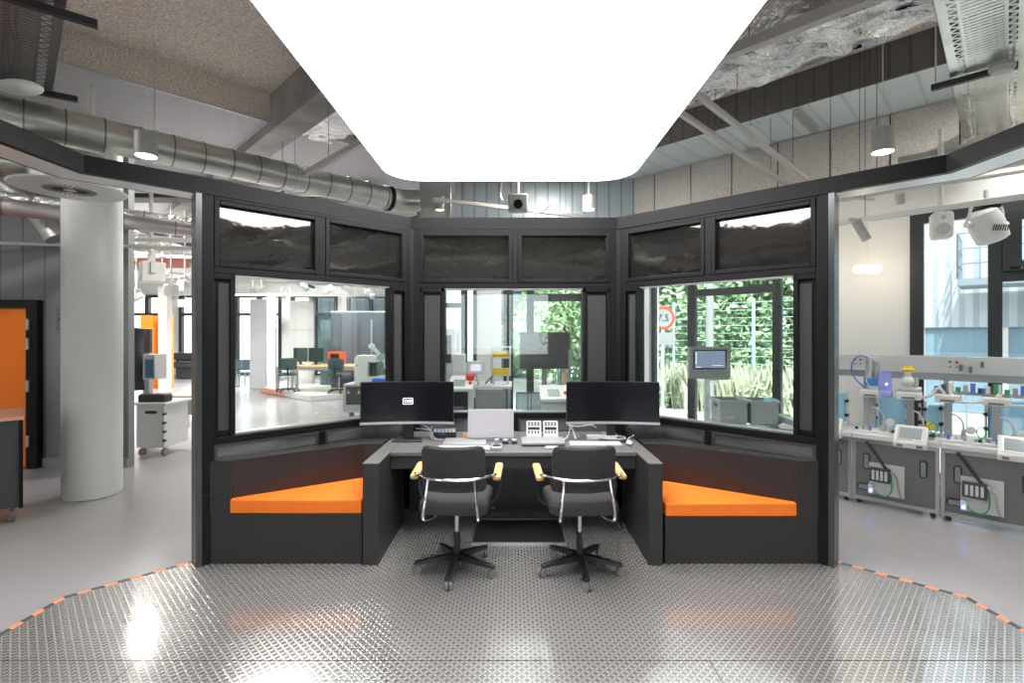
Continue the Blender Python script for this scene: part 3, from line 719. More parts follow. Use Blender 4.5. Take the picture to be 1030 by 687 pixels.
# ------------------------------------------------------------ office chairs
m_seat = mat('chair_fabric', (.040,.037,.042), .8, bump=(300,.1,.001)); m_wood = mat('beech_wood', (.72,.43,.19), .45, noise=(6,.12,4,(1,8,1)))
m_plast = mat('black_plastic', (.015,.015,.017), .28); m_wheel = mat('caster_grey', (.20,.195,.195), .3)
def curved_pad(w, h, th, curve, r, nx=14, nz=8):
    """rounded pad in x/z with a horizontal curve; returns MB (front towards +y)"""
    m = MB(); vs = []; fs = []
    def hw(z):      # half-width with rounded corners
        d = h/2-abs(z)
        return w/2 if d >= r else w/2 - r + math.sqrt(max(0, r*r-(r-d)**2))
    zs = [-h/2 + h*(.5-.5*math.cos(PI*j/nz)) for j in range(nz+1)]
    for side in (0, 1):
        for z in zs:
            for i in range(nx+1):
                u_ = -1+2*i/nx; x = u_*hw(z); bow = curve*(x/(w/2))**2
                e = min(1, (1-abs(u_))*6, (h/2-abs(z))*14/h+.0)
                t = th/2*(.35+.65*math.sqrt(max(0,e)))
                vs.append((x, bow + (t if side else -t), z))
    W_ = nx+1; N = W_*(nz+1)
    for j in range(nz):
        for i in range(nx):
            a = j*W_+i; fs.append((a, a+1, a+W_+1, a+W_)); fs.append((N+a, N+a+W_, N+a+W_+1, N+a+1))
    for i in range(nx): fs.append((i, N+i, N+i+1, i+1)); a = nz*W_+i; fs.append((a, a+1, N+a+1, N+a))
    for j in range(nz): a = j*W_; fs.append((a, a+W_, N+a+W_, N+a)); a += nx; fs.append((a, N+a, N+a+W_, a+W_))
    return m.add(vs, fs)
def make_chair(lab, loc, rot, wheel_rot):
    t = thing('office_chair', lab, 'chair', loc, rot, 'swivel chairs at the desk')
    b = curved_pad(.43, .26, .05, .055, .045).build('backrest', m_seat, t, M=T(0,-.19,.775) @ Matrix.Rotation(math.radians(8),4,'X'))
    lb = curved_pad(.44, .10, .03, .06, .03).build('backrest_skirt', m_seat, t, M=T(0,-.165,.64))
    s = MB().rpoly(-.235,.235,-.22,.24,.07,0,.085, Matrix(((1,0,0,0),(0,0,1,0),(0,1,0,0),(0,0,0,1))))
    so = s.build('seat', m_seat, t, bevel=.025, seg=3, M=T(0,.02,.445))
    f = MB()
    f.tube([(-.285,.13,.655),(-.29,-.02,.685),(-.265,-.12,.70),(-.13,-.235,.695),(.13,-.235,.695),(.265,-.12,.70),(.29,-.02,.685),(.285,.13,.655)],.0095,10,2)
    f.build('backrest_rail', m_chrome, t)
    for s_ in (-1, 1):
        MB().tube([(s_*.155,-.23,.695),(s_*.165,-.262,.58),(s_*.185,-.268,.45),(s_*.165,-.2,.415),(s_*.10,-.02,.425)],.010,10,2).build('support_tube', m_chrome, t)
        MB().tube([(s_*.285,.12,.64),(s_*.30,.13,.54),(s_*.26,.10,.44),(s_*.1,.06,.43)],.010,10,2).build('arm_tube', m_plast, t)
        a = MB().rpoly(-.028,.028,-.13,.13,.022,0,.028, Matrix(((1,0,0,0),(0,0,1,0),(0,1,0,0),(0,0,0,1))))
        a.build('armrest', m_wood, t, M=T(s_*.288, .045, .67) @ Matrix.Rotation(math.radians(8),4,'X'), bevel=.009, seg=3)
    MB().box(-.09,.09,-.09,.11,.405,.445).build('seat_mechanism', m_plast, t, bevel=.012)
    MB().tube([(.08,.05,.42),(.2,.06,.41),(.26,.06,.415)],.006,6).build('tilt_lever', m_plast, t)
    MB().cyl((0,0,.23),(0,0,.41),.015,n=16).build('gas_column', m_alu, t); MB().cyl((0,0,.09),(0,0,.27),.026,.023,n=20).build('column_sleeve', m_plast, t)
    for k in range(5):
        a = -PI/2 + wheel_rot + k*2*PI/5; c, s_ = math.cos(a), math.sin(a)
        lg = MB(); R_ = .295
        def pt(r_, off, z): return (c*r_-s_*off, s_*r_+c*off, z)
        lg.add([pt(0,-.026,.075),pt(0,.026,.075),pt(R_,.017,.062),pt(R_,-.017,.062),pt(0,-.022,.125),pt(0,.022,.125),pt(R_,.014,.082),pt(R_,-.014,.082)],
               [(0,3,2,1),(4,5,6,7),(0,1,5,4),(1,2,6,5),(2,3,7,6),(3,0,4,7)])
        lo = lg.build('leg', m_plast, t, bevel=.004)
        w_ = MB(); ca = a + .5
        for o_ in (-.013, .013):
            px_, py_ = c*(R_-.012), s_*(R_-.012)
            w_.cyl((px_-math.sin(ca)*(o_-.008), py_+math.cos(ca)*(o_-.008), .028), (px_-math.sin(ca)*(o_+.008), py_+math.cos(ca)*(o_+.008), .028), .028, n=20)
        w_.cyl((c*(R_-.012), s_*(R_-.012), .03), (c*(R_-.012), s_*(R_-.012), .07), .008, n=8)
        w_.build('caster', m_wheel, lo)
    return t
make_chair('dark swivel chair with wooden armrests, the one nearer the left monitor', (-.388, 3.50, 0), math.radians(-3), math.radians(-3))
make_chair('dark swivel chair with wooden armrests, the one in front of the blank right monitor', (.475, 3.49, 0), math.radians(4), math.radians(-2))

# ------------------------------------------------------------ desk items
m_scr = mat('monitor_screen', (.005,.005,.008), .15, spec=.3); m_bez = mat('monitor_bezel', (.02,.02,.022), .3); m_silver = mat('silver_plastic', (.5,.5,.51), .35, .5)
m_wplast = mat('white_plastic', (.75,.75,.75), .4); m_dark = mat('dark_plastic', (.03,.03,.033), .4)
DZ = .7305
def monitor(lab, cx, cy, rot, icon):
    t = thing('curved_monitor', lab, 'monitor', (cx, cy, DZ), rot)
    W2, z0, z1, R_ = .398, .15, .515, 1.9
    def arc(y0, y1, za, zb, w2):
        m = MB(); n = 20; vs = []; fs = []
        for i in range(n+1):
            x = -w2 + 2*w2*i/n; b = -(x*x)/(2*R_)
            vs += [(x, b+y0, za), (x, b+y0, zb), (x, b+y1, zb), (x, b+y1, za)]
        for i in range(n):
            a = 4*i
            fs += [(a, a+4, a+5, a+1), (a+1, a+5, a+6, a+2), (a+2, a+6, a+7, a+3), (a+3, a+7, a+4, a)]
        fs += [(0,1,2,3), (4*n+3,4*n+2,4*n+1,4*n)]
        return m.add(vs, fs)
    arc(-.008, .02, z0, z1, W2).build('monitor_case', m_bez, t); arc(-.0095, -.008, z0+.022, z1-.006, W2-.006).build('screen', m_scr, t)
    arc(-.012, -.006, z0-.003, z0+.018, W2+.003).build('lower_bezel', m_silver, t)
    MB().box(-.06,.06,.02,.07,.2,.4).build('rear_housing', m_bez, t, bevel=.01)
    MB().box(-.04,.04,.05,.075,.012,.3).build('stand_neck', m_dkgrey, t, bevel=.006)
    MB().prism([(-.13,-.08),(.13,-.08),(.10,.10),(-.10,.10)], 0, .012).build('stand_foot', m_dark, t, bevel=.004)
    if icon:
        zi = .345
        ic = MB(); r_ = lambda a, b, c, d: ic.box(a, b, -.0125, -.0115, c, d)
        r_(-.04,.04,zi+.022,zi+.028); r_(-.04,.04,zi-.028,zi-.022); r_(-.044,-.038,zi-.024,zi+.024); r_(.038,.044,zi-.024,zi+.024)
        r_(-.026,.026,zi+.006,zi+.011); r_(-.026,.026,zi-.011,zi-.006); r_(-.03,-.025,zi-.009,zi+.009); r_(.022,.03,zi-.009,zi+.009); r_(-.01,.01,zi-.003,zi+.002)
        ic.build('screen_icon', emis('icon', (.75,.85,1), .8), t)
monitor('wide curved black monitor with a small white icon, left of the desk', -.905, 4.33, math.radians(3), True)
monitor('wide curved black monitor with blank screen, right end of the desk', .87, 4.33, math.radians(-3), False)
tm = thing('tablet_computer', 'silver monitor with pale lilac screen standing at the middle of the desk', 'monitor', (-.185, 4.30, DZ))
Mt = T(0,0,.03) @ Matrix.Rotation(math.radians(-12),4,'X')
MB().rpoly(-.20,.20,0,.245,.008,0,.016,Mt).build('monitor_case', m_silver, tm, bevel=.002)
MB().box(-.188,.188,-.0015,0,.012,.233,Mt).build('screen', mat('lilac_screen', (.27,.25,.28), .3, emit=((.75,.70,.76), .17)), tm)
MB().box(-.03,.03,.02,.14,0,.03).box(-.03,.03,.012,.03,0,.10).build('stand_foot', m_silver, tm, bevel=.003)
def slab(nm, lab, cat, x0, x1, y0, y1, h, m, rot=0, z=DZ, bev=.003):
    cx, cy = (x0+x1)/2, (y0+y1)/2
    o = MB().box(x0-cx, x1-cx, y0-cy, y1-cy, 0, h).build(nm, m, bevel=bev); o.location = (cx, cy, z); o.rotation_euler = (0,0,rot)
    return tag(o, lab, cat)
def keyboard(lab, cx, cy, rot, w=.43, d=.125, m=None):
    t = thing('keyboard', lab, 'keyboard', (cx, cy, DZ), rot)
    MB().box(-w/2, w/2, -d/2, d/2, 0, .012).build('keyboard_body', m_silver, t, bevel=.003)
    k = MB()
    for r_ in range(5):
        for c in range(17):
            if r_ == 0 and 4 <= c <= 9: continue
            x = -w/2+.01+c*(w-.02)/17; y = -d/2+.008+r_*(d-.016)/5; k.box(x, x+(w-.02)/17-.003, y, y+(d-.016)/5-.003, .012, .017)
        if r_ == 0: k.box(-w/2+.01+4*(w-.02)/17, -w/2+.01+10*(w-.02)/17-.003, -d/2+.008, -d/2+.008+(d-.016)/5-.003, .012, .017)
    o = k.build('keys', m_wplast, t); o['kind'] = 'stuff'
keyboard('white keyboard behind the left chair, in front of the closed laptop', -.39, 4.02, 0)
keyboard('white keyboard in front of the blank right monitor', .70, 4.17, math.radians(-2), .44, .14)
slab('closed_laptop', 'closed silver laptop behind the left keyboard', 'laptop', -.58, -.22, 4.13, 4.36, .018, m_silver)
slab('closed_laptop', 'closed dark grey laptop in front of the two white switch panels', 'laptop', .08, .44, 4.10, 4.33, .022, m_silver).location[2] = DZ+.012
slab('laptop_stand', 'black low riser under the closed dark grey laptop', 'stand', .10, .42, 4.12, 4.32, .0118, m_dark)
slab('computer_mouse', 'flat white rounded mouse in front of the dark grey laptop', 'mouse', .27, .375, 4.0, 4.05, .018, m_wplast, 0, DZ, .008)
ms = tag(MB().ball((0,0,0), .033, (.8,1.3,.6)).build('computer_mouse', m_wplast), 'grey round mouse right of the right keyboard', 'mouse'); ms.location = (1.0-.02, 4.15, DZ+.02)
tag(MB().ball((.42*1.0,3.98,DZ+.0125), .025, (1.2,1,.5)).build('computer_mouse', m_wplast), 'small white mouse half hidden behind the right chair backrest', 'mouse')
ph = thing('desk_phone', 'silver desk microphone unit right of the left keyboard', 'phone', (-.125, 4.04, DZ), 0)
MB().box(-.045,.045,-.09,.05,0,.03).build('phone_base', m_silver, ph, bevel=.006); MB().box(-.03,.03,-.07,-.02,.03,.034).build('phone_display', m_dark, ph); MB().box(-.02,.02,.0,.04,.03,.075).build('phone_neck', m_silver, ph, bevel=.006)
for i, lb in enumerate(('left one of two tiny dark stamp blocks beside the pale monitor', 'right one of two tiny dark stamp blocks left of the grey laptop')):
    q = thing('desk_socket', lb, 'socket', (-.055+i*.075, 4.22, DZ)); MB().box(-.025,.025,-.03,.03,0,.022).build('socket_base', m_dark, q, bevel=.004); MB().box(-.022,.022,-.02,.03,.022,.036).build('socket_top', m_silver, q, bevel=.004)
def panel_switch(lab, x, y):
    t = thing('switch_panel', lab, 'switch panel', (x, y, DZ)); Mp = Matrix.Rotation(math.radians(-14),4,'X')
    MB().rpoly(-.066,.066,0,.155,.012,0,.012,Mp).build('panel_plate', m_wplast, t, bevel=.002)
    h = MB()
    for r_ in range(2):
        for c in range(4): h.box(-.052+c*.028,-.034+c*.028,-.002,0,.113+r_*.018,.126+r_*.018,Mp)
    h.box(-.052,.052,-.002,0,.075,.10,Mp)
    for c in range(4): h.box(-.05+c*.028,-.038+c*.028,-.002,0,.045,.066,Mp)
    o = h.build('panel_slots', m_dark, t); o['kind'] = 'stuff'
    MB().box(-.05,.05,.0,.06,0,.008).build('panel_foot', m_wplast, t)
panel_switch('left white perforated switch panel leaning behind the grey laptop', .195, 4.42)
panel_switch('right white perforated switch panel leaning behind the grey laptop', .345, 4.42)
# left device with keys, blue plug
dv = thing('terminal_block', 'white multiway socket strip with blue plugs beside the left monitor foot', 'socket strip', (-.60, 4.45, DZ))
MB().box(-.10,.10,-.03,.03,.03,.085).build('strip_body', m_dark, dv, bevel=.004)
for k in range(6): MB().box(-.095+k*.033,-.068+k*.033,-.037,-.028,.055,.085).build('socket', m_wplast, dv)
MB().box(-.05,.01,-.045,-.03,.03,.05).build('blue_plug', mat('blue_plastic', (.03,.09,.32), .4), dv, bevel=.004)
MB().box(-.10,.10,-.035,.03,0,.03).build('strip_foot', m_dark, dv)
cb = thing('cable_bundle', 'loose grey cables lying on the desk between left monitor and socket strip', 'cables', (-.8,4.4,DZ))
for a in ([(-.80,4.5,.10),(-.74,4.44,.09),(-.70,4.40,.02),(-.66,4.36,.008)], [(-.86,4.46,.08),(-.78,4.42,.085),(-.72,4.42,.07)], [(-.72,4.46,.10),(-.73,4.40,.02),(-.68,4.33,.008),(-.60,4.34,.008)]):
    MB().tube([(p[0],p[1],DZ+p[2]) for p in a], .006, 6, 2).build('cable', m_silver, cb, world=True)
cb2 = thing('cable_bundle', 'white and grey cables piled under the blank right monitor', 'cables', (.8,4.42,DZ))
for a in ([(.44,4.30,.01),(.50,4.42,.01),(.52,4.40,.13),(.56,4.38,.01)], [(.50,4.40,.12),(.60,4.44,.10),(.72,4.46,.12),(.76,4.5,.08)], [(.56,4.36,.01),(.53,4.40,.09),(.60,4.42,.01)],
          [(.80,4.36,.01),(.95,4.32,.01),(1.02,4.4,.012),(.9,4.42,.03),(.8,4.40,.06)], [(.42,4.22,.008),(.46,4.30,.012),(.38,4.36,.008),(.36,4.5,.01)], [(1.0,4.3,.01),(1.05,4.42,.012),(1.1,4.5,.012)]):
    MB().tube([(p[0],p[1],DZ+p[2]) for p in a], .007, 6, 2).build('cable', m_wplast, cb2, world=True)
slab('docking_station', 'flat white docking box under the blank right monitor', 'docking station', .66, .92, 4.36, 4.44, .035, m_wplast, 0)
slab('wooden_cube', 'tiny pale wooden block left of the pale desk monitor', 'block', -.435, -.40, 4.42, 4.45, .045, m_wood)
slab('glossy_folder', 'dark glossy folder lying on the ledge at the right end of the desk', 'folder', .99, 1.075, 4.44, 4.70, .012, m_scr, 0, .743)

# ------------------------------------------------------------ machine bench along the facade
MM = T(3.24, 5.05, 0) @ rz(-PI/4)          # local x along the bench, local y towards the facade
m_mach = mat('machine_white', (.70,.71,.71), .4); m_panelg = mat('machine_panel_grey', (.20,.20,.20), .4); m_blue = mat('blue_panel_plastic', (.38,.76,1.0), .25, alpha=.65)
m_tank = mat('translucent_blue_cup', (.35,.40,.85), .2, alpha=.8); m_red = mat('red_plastic', (.7,.04,.03), .4); m_green = mat('green_plastic', (.03,.35,.12), .4)
m_yel = mat('yellow_plastic', (.85,.62,.03), .4); m_lcd = mat('display', (.28,.34,.36), .2); m_hose = mat('blue_hose', (.12,.2,.6), .4); m_pcb = mat('dark_module', (.06,.07,.08), .5)
m_winblue = mat('cutout_rim', (.01,.01,.012), .4); m_gapb = glass('cutout_glass', (.6,.8,.85), .1)
def W3(x, y, z): return tuple(MM @ Vector((x, y, z)))
def bench_section(x0, x1, lab):
    t = thing('machine_bench', lab, 'machine bench', W3(x0, 0, 0), -PI/4)
    f = MB()
    for x in (x0, x1-.03):
        f.box(x, x+.03, .0, .03, .03, .64, MM); f.box(x, x+.03, .60, .63, .03, .64, MM)
    for z in (.04, .60): f.box(x0+.03, x1-.03, .0, .03, z, z+.035, MM); f.box(x0+.03, x1-.03, .60, .63, z, z+.035, MM)
    f.build('bench_frame', m_alu, t, world=True, bevel=.003)
    # front panel with oval cutouts
    b = MB(); b.box(x0+.03, x1-.03, .02, .028, .075, .60, MM); b.build('front_panel', m_panelg, t, world=True)
    for cx in (x0+.115, x1-.115):
        MB().rpoly(cx-.028, cx+.028, .34, .50, .026, .008, .02, MM, 6).build('cutout_rim', m_winblue, t, world=True)
        MB().rpoly(cx-.019, cx+.019, .35, .49, .018, .004, .0085, MM, 6).build('cutout_pane', m_lcd, t, world=True)
    c = (x0+.10)
    MB().rpoly(c-.06, c+.06, .14, .20, .02, .006, .02, MM, 6).build('cutout_rim', m_winblue, t, world=True)
    MB().rpoly(c-.05, c+.05, .148, .192, .015, .003, .007, MM, 6).build('cutout_pane', m_lcd, t, world=True)
    MB().box(x0-.0, x1, -.02, .64, .64, .685, MM).build('worktop', m_mach, t, world=True, bevel=.004)
    for x in (x0+.05, x1-.05): 
        MB().cyl(W3(x, .05, 0), W3(x, .05, .03), .022, n=12).build('foot', m_dark, t, world=True)
        MB().cyl(W3(x, .58, 0), W3(x, .58, .03), .022, n=12).build('foot', m_dark, t, world=True)
    return t
def plc(x, lab):
    t = thing('controller_rack', lab, 'controller', W3(x, -.06, .12), -PI/4)
    MB().box(x-.10, x+.17, -.005, .004, .12, .42, MM).build('mounting_plate', m_mach, t, world=True)
    MB().box(x-.09, x+.07, -.06, -.005, .25, .38, MM).build('controller_body', m_pcb, t, world=True, bevel=.004)
    for k in range(4): MB().box(x-.07+k*.033, x-.05+k*.033, -.064, -.06, .27, .36, MM).build('module_face', m_mach, t, world=True)
    MB().box(x-.10, x-.06, -.055, -.01, .13, .22, MM).build('power_unit', m_mach, t, world=True, bevel=.004)
    MB().ball(W3(x-.08, -.06, .16), .010).build('status_light', emis('blue_led', (.15,.2,1), 12), t, world=True)
    MB().tube([W3(x-.12,-.03,.62), W3(x-.05,-.03,.52), W3(x+.02,-.03,.40), W3(x+.06,-.04,.36)], .013, 8, 2).build('cable_sleeve', m_dark, t, world=True)
    MB().tube([W3(x-.06,-.05,.18), W3(x-.02,-.06,.13), W3(x+.05,-.05,.12), W3(x+.09,-.04,.2), W3(x+.07,-.04,.36)], .006, 6, 2).build('green_cable', m_green, t, world=True)
    MB().tube([W3(x+.05,-.05,.36), W3(x+.12,-.05,.34), W3(x+.13,-.05,.2), W3(x+.15,-.04,.13)], .009, 6, 2).build('grey_cable', m_silver, t, world=True)
secs = [(-1.85,-1.16),(-1.15,-.49),(-.48,.175),(.18,.84),(.845,1.50),(1.505,2.17),(2.175,2.84)]
names = ['second machine bench left, hidden behind the booth post', 'grey machine bench end seen through the right booth window', 'machine bench directly beside the right booth post', 'machine bench under the translucent blue cup',
  'machine bench with green tinted panel at the right picture edge', 'machine bench cut by the right picture edge', 'machine bench beyond the right picture edge']
for (a, b), n_ in zip(secs[2:6], names[2:6]): bench_section(a, b, n_)
plc(.42, 'controller with blue status light on a plate under the bench with the blue cup'); plc(1.08, 'controller with blue status light under the green tinted bench'); 
def hmi(x, lab, h=.0):
    t = thing('operator_panel', lab, 'operator panel', W3(x, -.06, .64), -PI/4)
    Mh = MM @ T(x, -.13, .62)
    MB().add([(-.12,0,.0),(.12,0,.0),(.12,.16,0),(-.12,.16,0),(-.12,-.0,.05),(.12,-.0,.05),(.12,.16,.19),(-.12,.16,.19)],
       [(0,3,2,1),(4,5,6,7),(0,1,5,4),(1,2,6,5),(2,3,7,6),(3,0,4,7)], Mh).build('console_body', m_mach, t, world=True, bevel=.008)
    Ms = Mh @ T(0,0,.05) @ Matrix.Rotation(math.atan2(.14,.16),4,'X')
    MB().box(-.095,.095,.03,.185,.001,.006,Ms).build('display_rim', m_silver, t, world=True)
    MB().box(-.08,.08,.045,.17,.006,.009,Ms).build('display', m_lcd, t, world=True)
    for k in (-.07, .07): MB().box(k-.022,k+.022,-.004,.002,.012,.035,Mh).build('vent_slots', m_panelg, t, world=True)
hmi(-.02, 'operator panel on the bench edge right next to the booth post'); hmi(.64, 'operator panel below the yellow knob, centre of the machine bench'); hmi(1.33, 'operator panel in front of the large blue tank, right edge'); 
# service beam with sockets
sbm = thing('service_beam', 'long white service beam with sockets above the machine bench', 'service beam', W3(.5, .6, 1.25), -PI/4)
MB().box(-.42, 3.2, .62, .74, 1.27, 1.44, MM).build('beam_body', m_mach, sbm, world=True, bevel=.004)
MB().box(-.42, 3.2, .64, .72, 1.20, 1.27, MM).build('beam_channel', m_silver, sbm, world=True)
for x in (-.40, .18, .84, 1.5, 2.2): MB().box(x-.02, x+.02, .66, .70, .685, 1.20, MM).build('beam_post', m_alu, sbm, world=True)
for x in (.08, .86, 1.62):
    for k, mm_ in ((0, m_green), (.05, m_red)): MB().box(x+k, x+k+.022, .612, .62, 1.375, 1.395, MM).build('push_button', mm_, sbm, world=True)
    for k in (0, .05): MB().box(x+k+.004, x+k+.018, .612, .62, 1.33, 1.345, MM).build('push_button', m_panelg, sbm, world=True)
for x in (.95, 1.02, 1.1, 1.42, 1.47): MB().box(x-.012, x+.012, .58, .62, 1.31+.03*math.sin(x*30), 1.37+.03*math.sin(x*30), MM).build('plug', m_panelg, sbm, world=True, bevel=.003)
# processing stations standing on the benches
def station(x, lab, blue_h=.33, kind=0, bx=.1, bw=.2):
    t = thing('process_station', lab, 'process station', W3(x, .3, .685), -PI/4)
    m = MB(); m.box(x-.028, x+.028, .26, .30, .685, 1.02, MM); m.build('upright_profile', m_silver, t, world=True)
    MB().box(x-.09, x+.09, .16, .34, 1.03, 1.10, MM).build('valve_head', m_mach, t, world=True, bevel=.008)
    MB().box(x-.05, x+.05, .155, .16, 1.04, 1.06, MM).build('head_display', m_panelg, t, world=True)
    MB().box(x+bx, x+bx+bw, .42, .50, .72, .72+blue_h, MM).build('blue_tank', m_blue, t, world=True, bevel=.006)
    for sx in (x+bx-.03, x+bx+bw+.01): MB().box(sx, sx+.02, .40, .44, .685, .76+blue_h, MM).build('tank_rail', m_mach, t, world=True)
    for sx, sz in ((x+bx-.02,.80),(x+bx-.02,.93),(x+bx+bw+.02,.80),(x+bx+bw+.02,.95)): MB().cyl(W3(sx,.36,sz), W3(sx,.42,sz), .018, n=12).build('knob', m_dark, t, world=True)
    MB().tube([W3(x+.02,.2,.93), W3(x+.07,.18,.92), W3(x+.11,.18,.86), W3(x+.11,.18,.78)], .008, 8, 2).build('grey_hose', m_silver, t, world=True)
    MB().cyl(W3(x+.11,.18,.70), W3(x+.11,.18,.80), .022, .016, n=14).build('nozzle', m_silver, t, world=True)
    MB().box(x-.14, x+.20, .08, .28, .686, .71, MM).build('base_tray', m_mach, t, world=True, bevel=.004)
    for k in range(5): MB().cyl(W3(x-.10+k*.055,.10+.03*(k%2),.71), W3(x-.10+k*.055,.10+.03*(k%2),.735+.01*(k%3)), .014, n=10).build('fitting', (m_dark, m_silver, m_hose, m_mach, m_silver)[k], t, world=True)
    if kind == 0:
        MB().box(x-.055, x+.055, .2, .3, 1.14, 1.22, MM).build('pneumatic_block', mat('station_blue', (.10,.28,.60), .4), t, world=True, bevel=.006)
        MB().cyl(W3(x-.02,.25,1.22), W3(x-.02,.25,1.42), .035, n=18).cyl(W3(x+.04,.25,1.22), W3(x+.04,.25,1.38), .022, n=14).build('cylinder', m_silver, t, world=True)
        MB().box(x-.07, x+.07, .21, .29, 1.40, 1.43, MM).build('cylinder_head', m_mach, t, world=True, bevel=.005)
        MB().tube([W3(x-.02,.2,1.42), W3(x-.10,.2,1.45), W3(x-.17,.2,1.36), W3(x-.15,.2,1.22), W3(x-.05,.2,1.12)], .007, 8, 3).build('blue_hose', m_hose, t, world=True)
        MB().lathe([(.055,0),(.06,.02),(.058,.06),(.052,.07),(.055,.10),(.050,.25),(.045,.25)], W3(x+.115,.20,1.04), 24).build('blue_cup', m_tank, t, world=True)
        MB().ball(W3(x+.135,.15,1.17), .009).build('status_light', emis('blue_led2', (.2,.25,1), 10), t, world=True)
        MB().tube([W3(x+.0,.18,1.28), W3(x-.04,.17,1.2), W3(x+.0,.17,1.12)], .005, 6, 1).build('thin_hose', m_mach, t, world=True)
    elif kind == 1:
        MB().ball(W3(x-.01,.24,1.20), .055, (1,1,1)).build('pressure_vessel', m_mach, t, world=True)
        MB().cyl(W3(x-.01,.24,1.25), W3(x-.01,.24,1.33), .03, n=18).build('vessel_neck', m_mach, t, world=True)
        MB().lathe([(.05,0),(.06,.02),(.035,.03),(.03,.05)], W3(x-.01,.24,1.30), 20).build('yellow_cap', m_yel, t, world=True)
        MB().cyl(W3(x-.09,.24,1.13), W3(x+.09,.24,1.13), .024, n=14).build('pipe', m_mach, t, world=True)
        MB().cyl(W3(x+.05,.24,1.13), W3(x+.05,.24,1.24), .02, n=14).build('pipe', m_silver, t, world=True)
        MB().tube([W3(x+.09,.24,1.05), W3(x+.17,.24,1.08), W3(x+.2,.24,1.16), W3(x+.25,.24,1.14), W3(x+.26,.24,1.02)], .012, 8, 2).build('white_hose', m_mach, t, world=True)
    else:
        MB().box(x-.12, x+.36, .3, .36, 1.10, 1.125, MM).build('manifold_rail', m_silver, t, world=True)
        for k in range(9):
            MB().box(x-.10+k*.05, x-.065+k*.05, .27, .31, 1.125, 1.17+.02*(k%3), MM).build('manifold_valve', (m_hose, m_pcb, m_mach, m_green, m_silver)[k%5], t, world=True, bevel=.003)
        MB().tube([W3(x+.02,.24,1.13), W3(x+.05,.22,1.04), W3(x+.14,.22,1.04), W3(x+.30,.22,1.06), W3(x+.34,.24,1.13)], .012, 8, 2).build('white_pipe', m_mach, t, world=True)
        MB().tube([W3(x-.09,.1,.73), W3(x-.13,.1,.80), W3(x-.09,.1,.86), W3(x-.05,.1,.80), W3(x-.10,.1,.73)], .005, 6, 2).build('green_hose', m_green, t, world=True)
    MB().cyl(W3(x+.16,.14,.80), W3(x+.16,.19,.80), .035, n=20).build('gauge', m_mach if kind != 1 else m_yel, t, world=True)
station(-.30, 'process station cut off by the booth post, blue tank at its side', .30, 1, .10, .24)
station(.30, 'process station with blue hose, blue block and tall cup', .30, 0, .03, .22)
station(.60, 'process station with round white vessel and yellow cap', .22, 1, .08, .12)
station(.88, 'process station with coloured valves and a short blue tank', .25, 2, -.16, .14)
station(1.20, 'process station with the widest blue tank, near right picture edge', .34, 2, -.05, .28)
station(1.68, 'process station cut by the right picture edge', .28, 0, .05, .2)
tag(MB().box(-.05,.05,-.08,.08,0,.22).build('blue_tub', m_blue, bevel=.01), 'small blue tub just visible at the right edge of the right window', 'tub').location = W3(-.66, .3, .70)
for q in ((-.66,.3),): tag(MB().box(-.12,.14,-.12,.12,.66,.70).box(-.02,.02,-.02,.02,0,.66).box(-.1,.1,-.1,.1,0,.02).build('side_table', m_mach), 'small pedestal table under the blue tub beside the bench', 'table').location = W3(q[0], q[1], 0)

# trolley with grey bins and panel, seen through the right window
tx = thing('roller_trolley', 'aluminium profile trolley carrying two grey bins, seen through the right window', 'trolley', (2.68, 5.75, 0), -.12)
for x in (-.32, .32):
    for y in (-.15, .22): MB().box(x-.02, x+.02, y-.02, y+.02, 0, .62).build('trolley_post', m_alu, tx, bevel=.003)
MB().box(-.36,.36,-.17,-.13,.60,.64).box(-.36,.36,.20,.24,.60,.64).box(-.36,-.32,-.13,.20,.60,.64).box(.32,.36,-.13,.20,.60,.64).build('trolley_frame', m_alu, tx, bevel=.003)
MB().box(.34,.42,-.5,.3,.70,.745).build('side_rail', m_alu, tx, bevel=.003)
MB().box(.36,.40,-.2,-.16,.60,.70).build('rail_bracket', m_alu, tx)
def bin_(lab, loc, rot=0):
    t = thing('storage_bin', lab, 'bin', loc, rot, 'grey bins on the trolley')
    w_, d, h = .29, .36, .27; th = .012
    b = MB(); b.box(-w_/2+.01,w_/2-.01,-d/2+.01,d/2-.01,0,th)
    b.box(-w_/2,-w_/2+th,-d/2,d/2,th,h); b.box(w_/2-th,w_/2,-d/2,d/2,th,h); b.box(-w_/2+th,w_/2-th,-d/2,-d/2+th,th,h); b.box(-w_/2+th,w_/2-th,d/2-th,d/2,th,h)
    b.build('bin_shell', m_bin, t)
    r = MB().box(-w_/2-.012,w_/2+.012,-d/2-.012,-d/2,h-.03,h).box(-w_/2-.012,w_/2+.012,d/2,d/2+.012,h-.03,h).box(-w_/2-.012,-w_/2,-d/2,d/2,h-.03,h).box(w_/2,w_/2+.012,-d/2,d/2,h-.03,h)
    r.build('bin_rim', m_bin, t)
    for s_ in (-1,1): MB().box(s_*w_/2-.006,s_*w_/2+.006,-.05,.05,h-.09,h-.05).build('bin_handle', m_dark, t)
    return t
m_bin = mat('bin_grey', (.33,.36,.37), .5)
bin_('left open grey bin on the trolley behind the right window', (2.515, 5.77, .642), -.12); bin_('right open grey bin on the trolley behind the right window', (2.845, 5.73, .642), -.12)
hp = thing('touch_terminal', 'grey framed touch screen terminal on a post, seen through the right window', 'terminal', (2.16, 5.45, 0), 0)
px_ = P(712,365,5.5)
hp.location = (px_[0], 5.5, 0)
MB().box(-.025,.025,.0,.05,0,1.3).build('terminal_post', m_alu, hp, bevel=.003)
MB().rpoly(-.225,.225,1.17,1.52,.015,-.06,.0).build('terminal_frame', mat('terminal_grey', (.30,.30,.29), .4, .4), hp, bevel=.004)
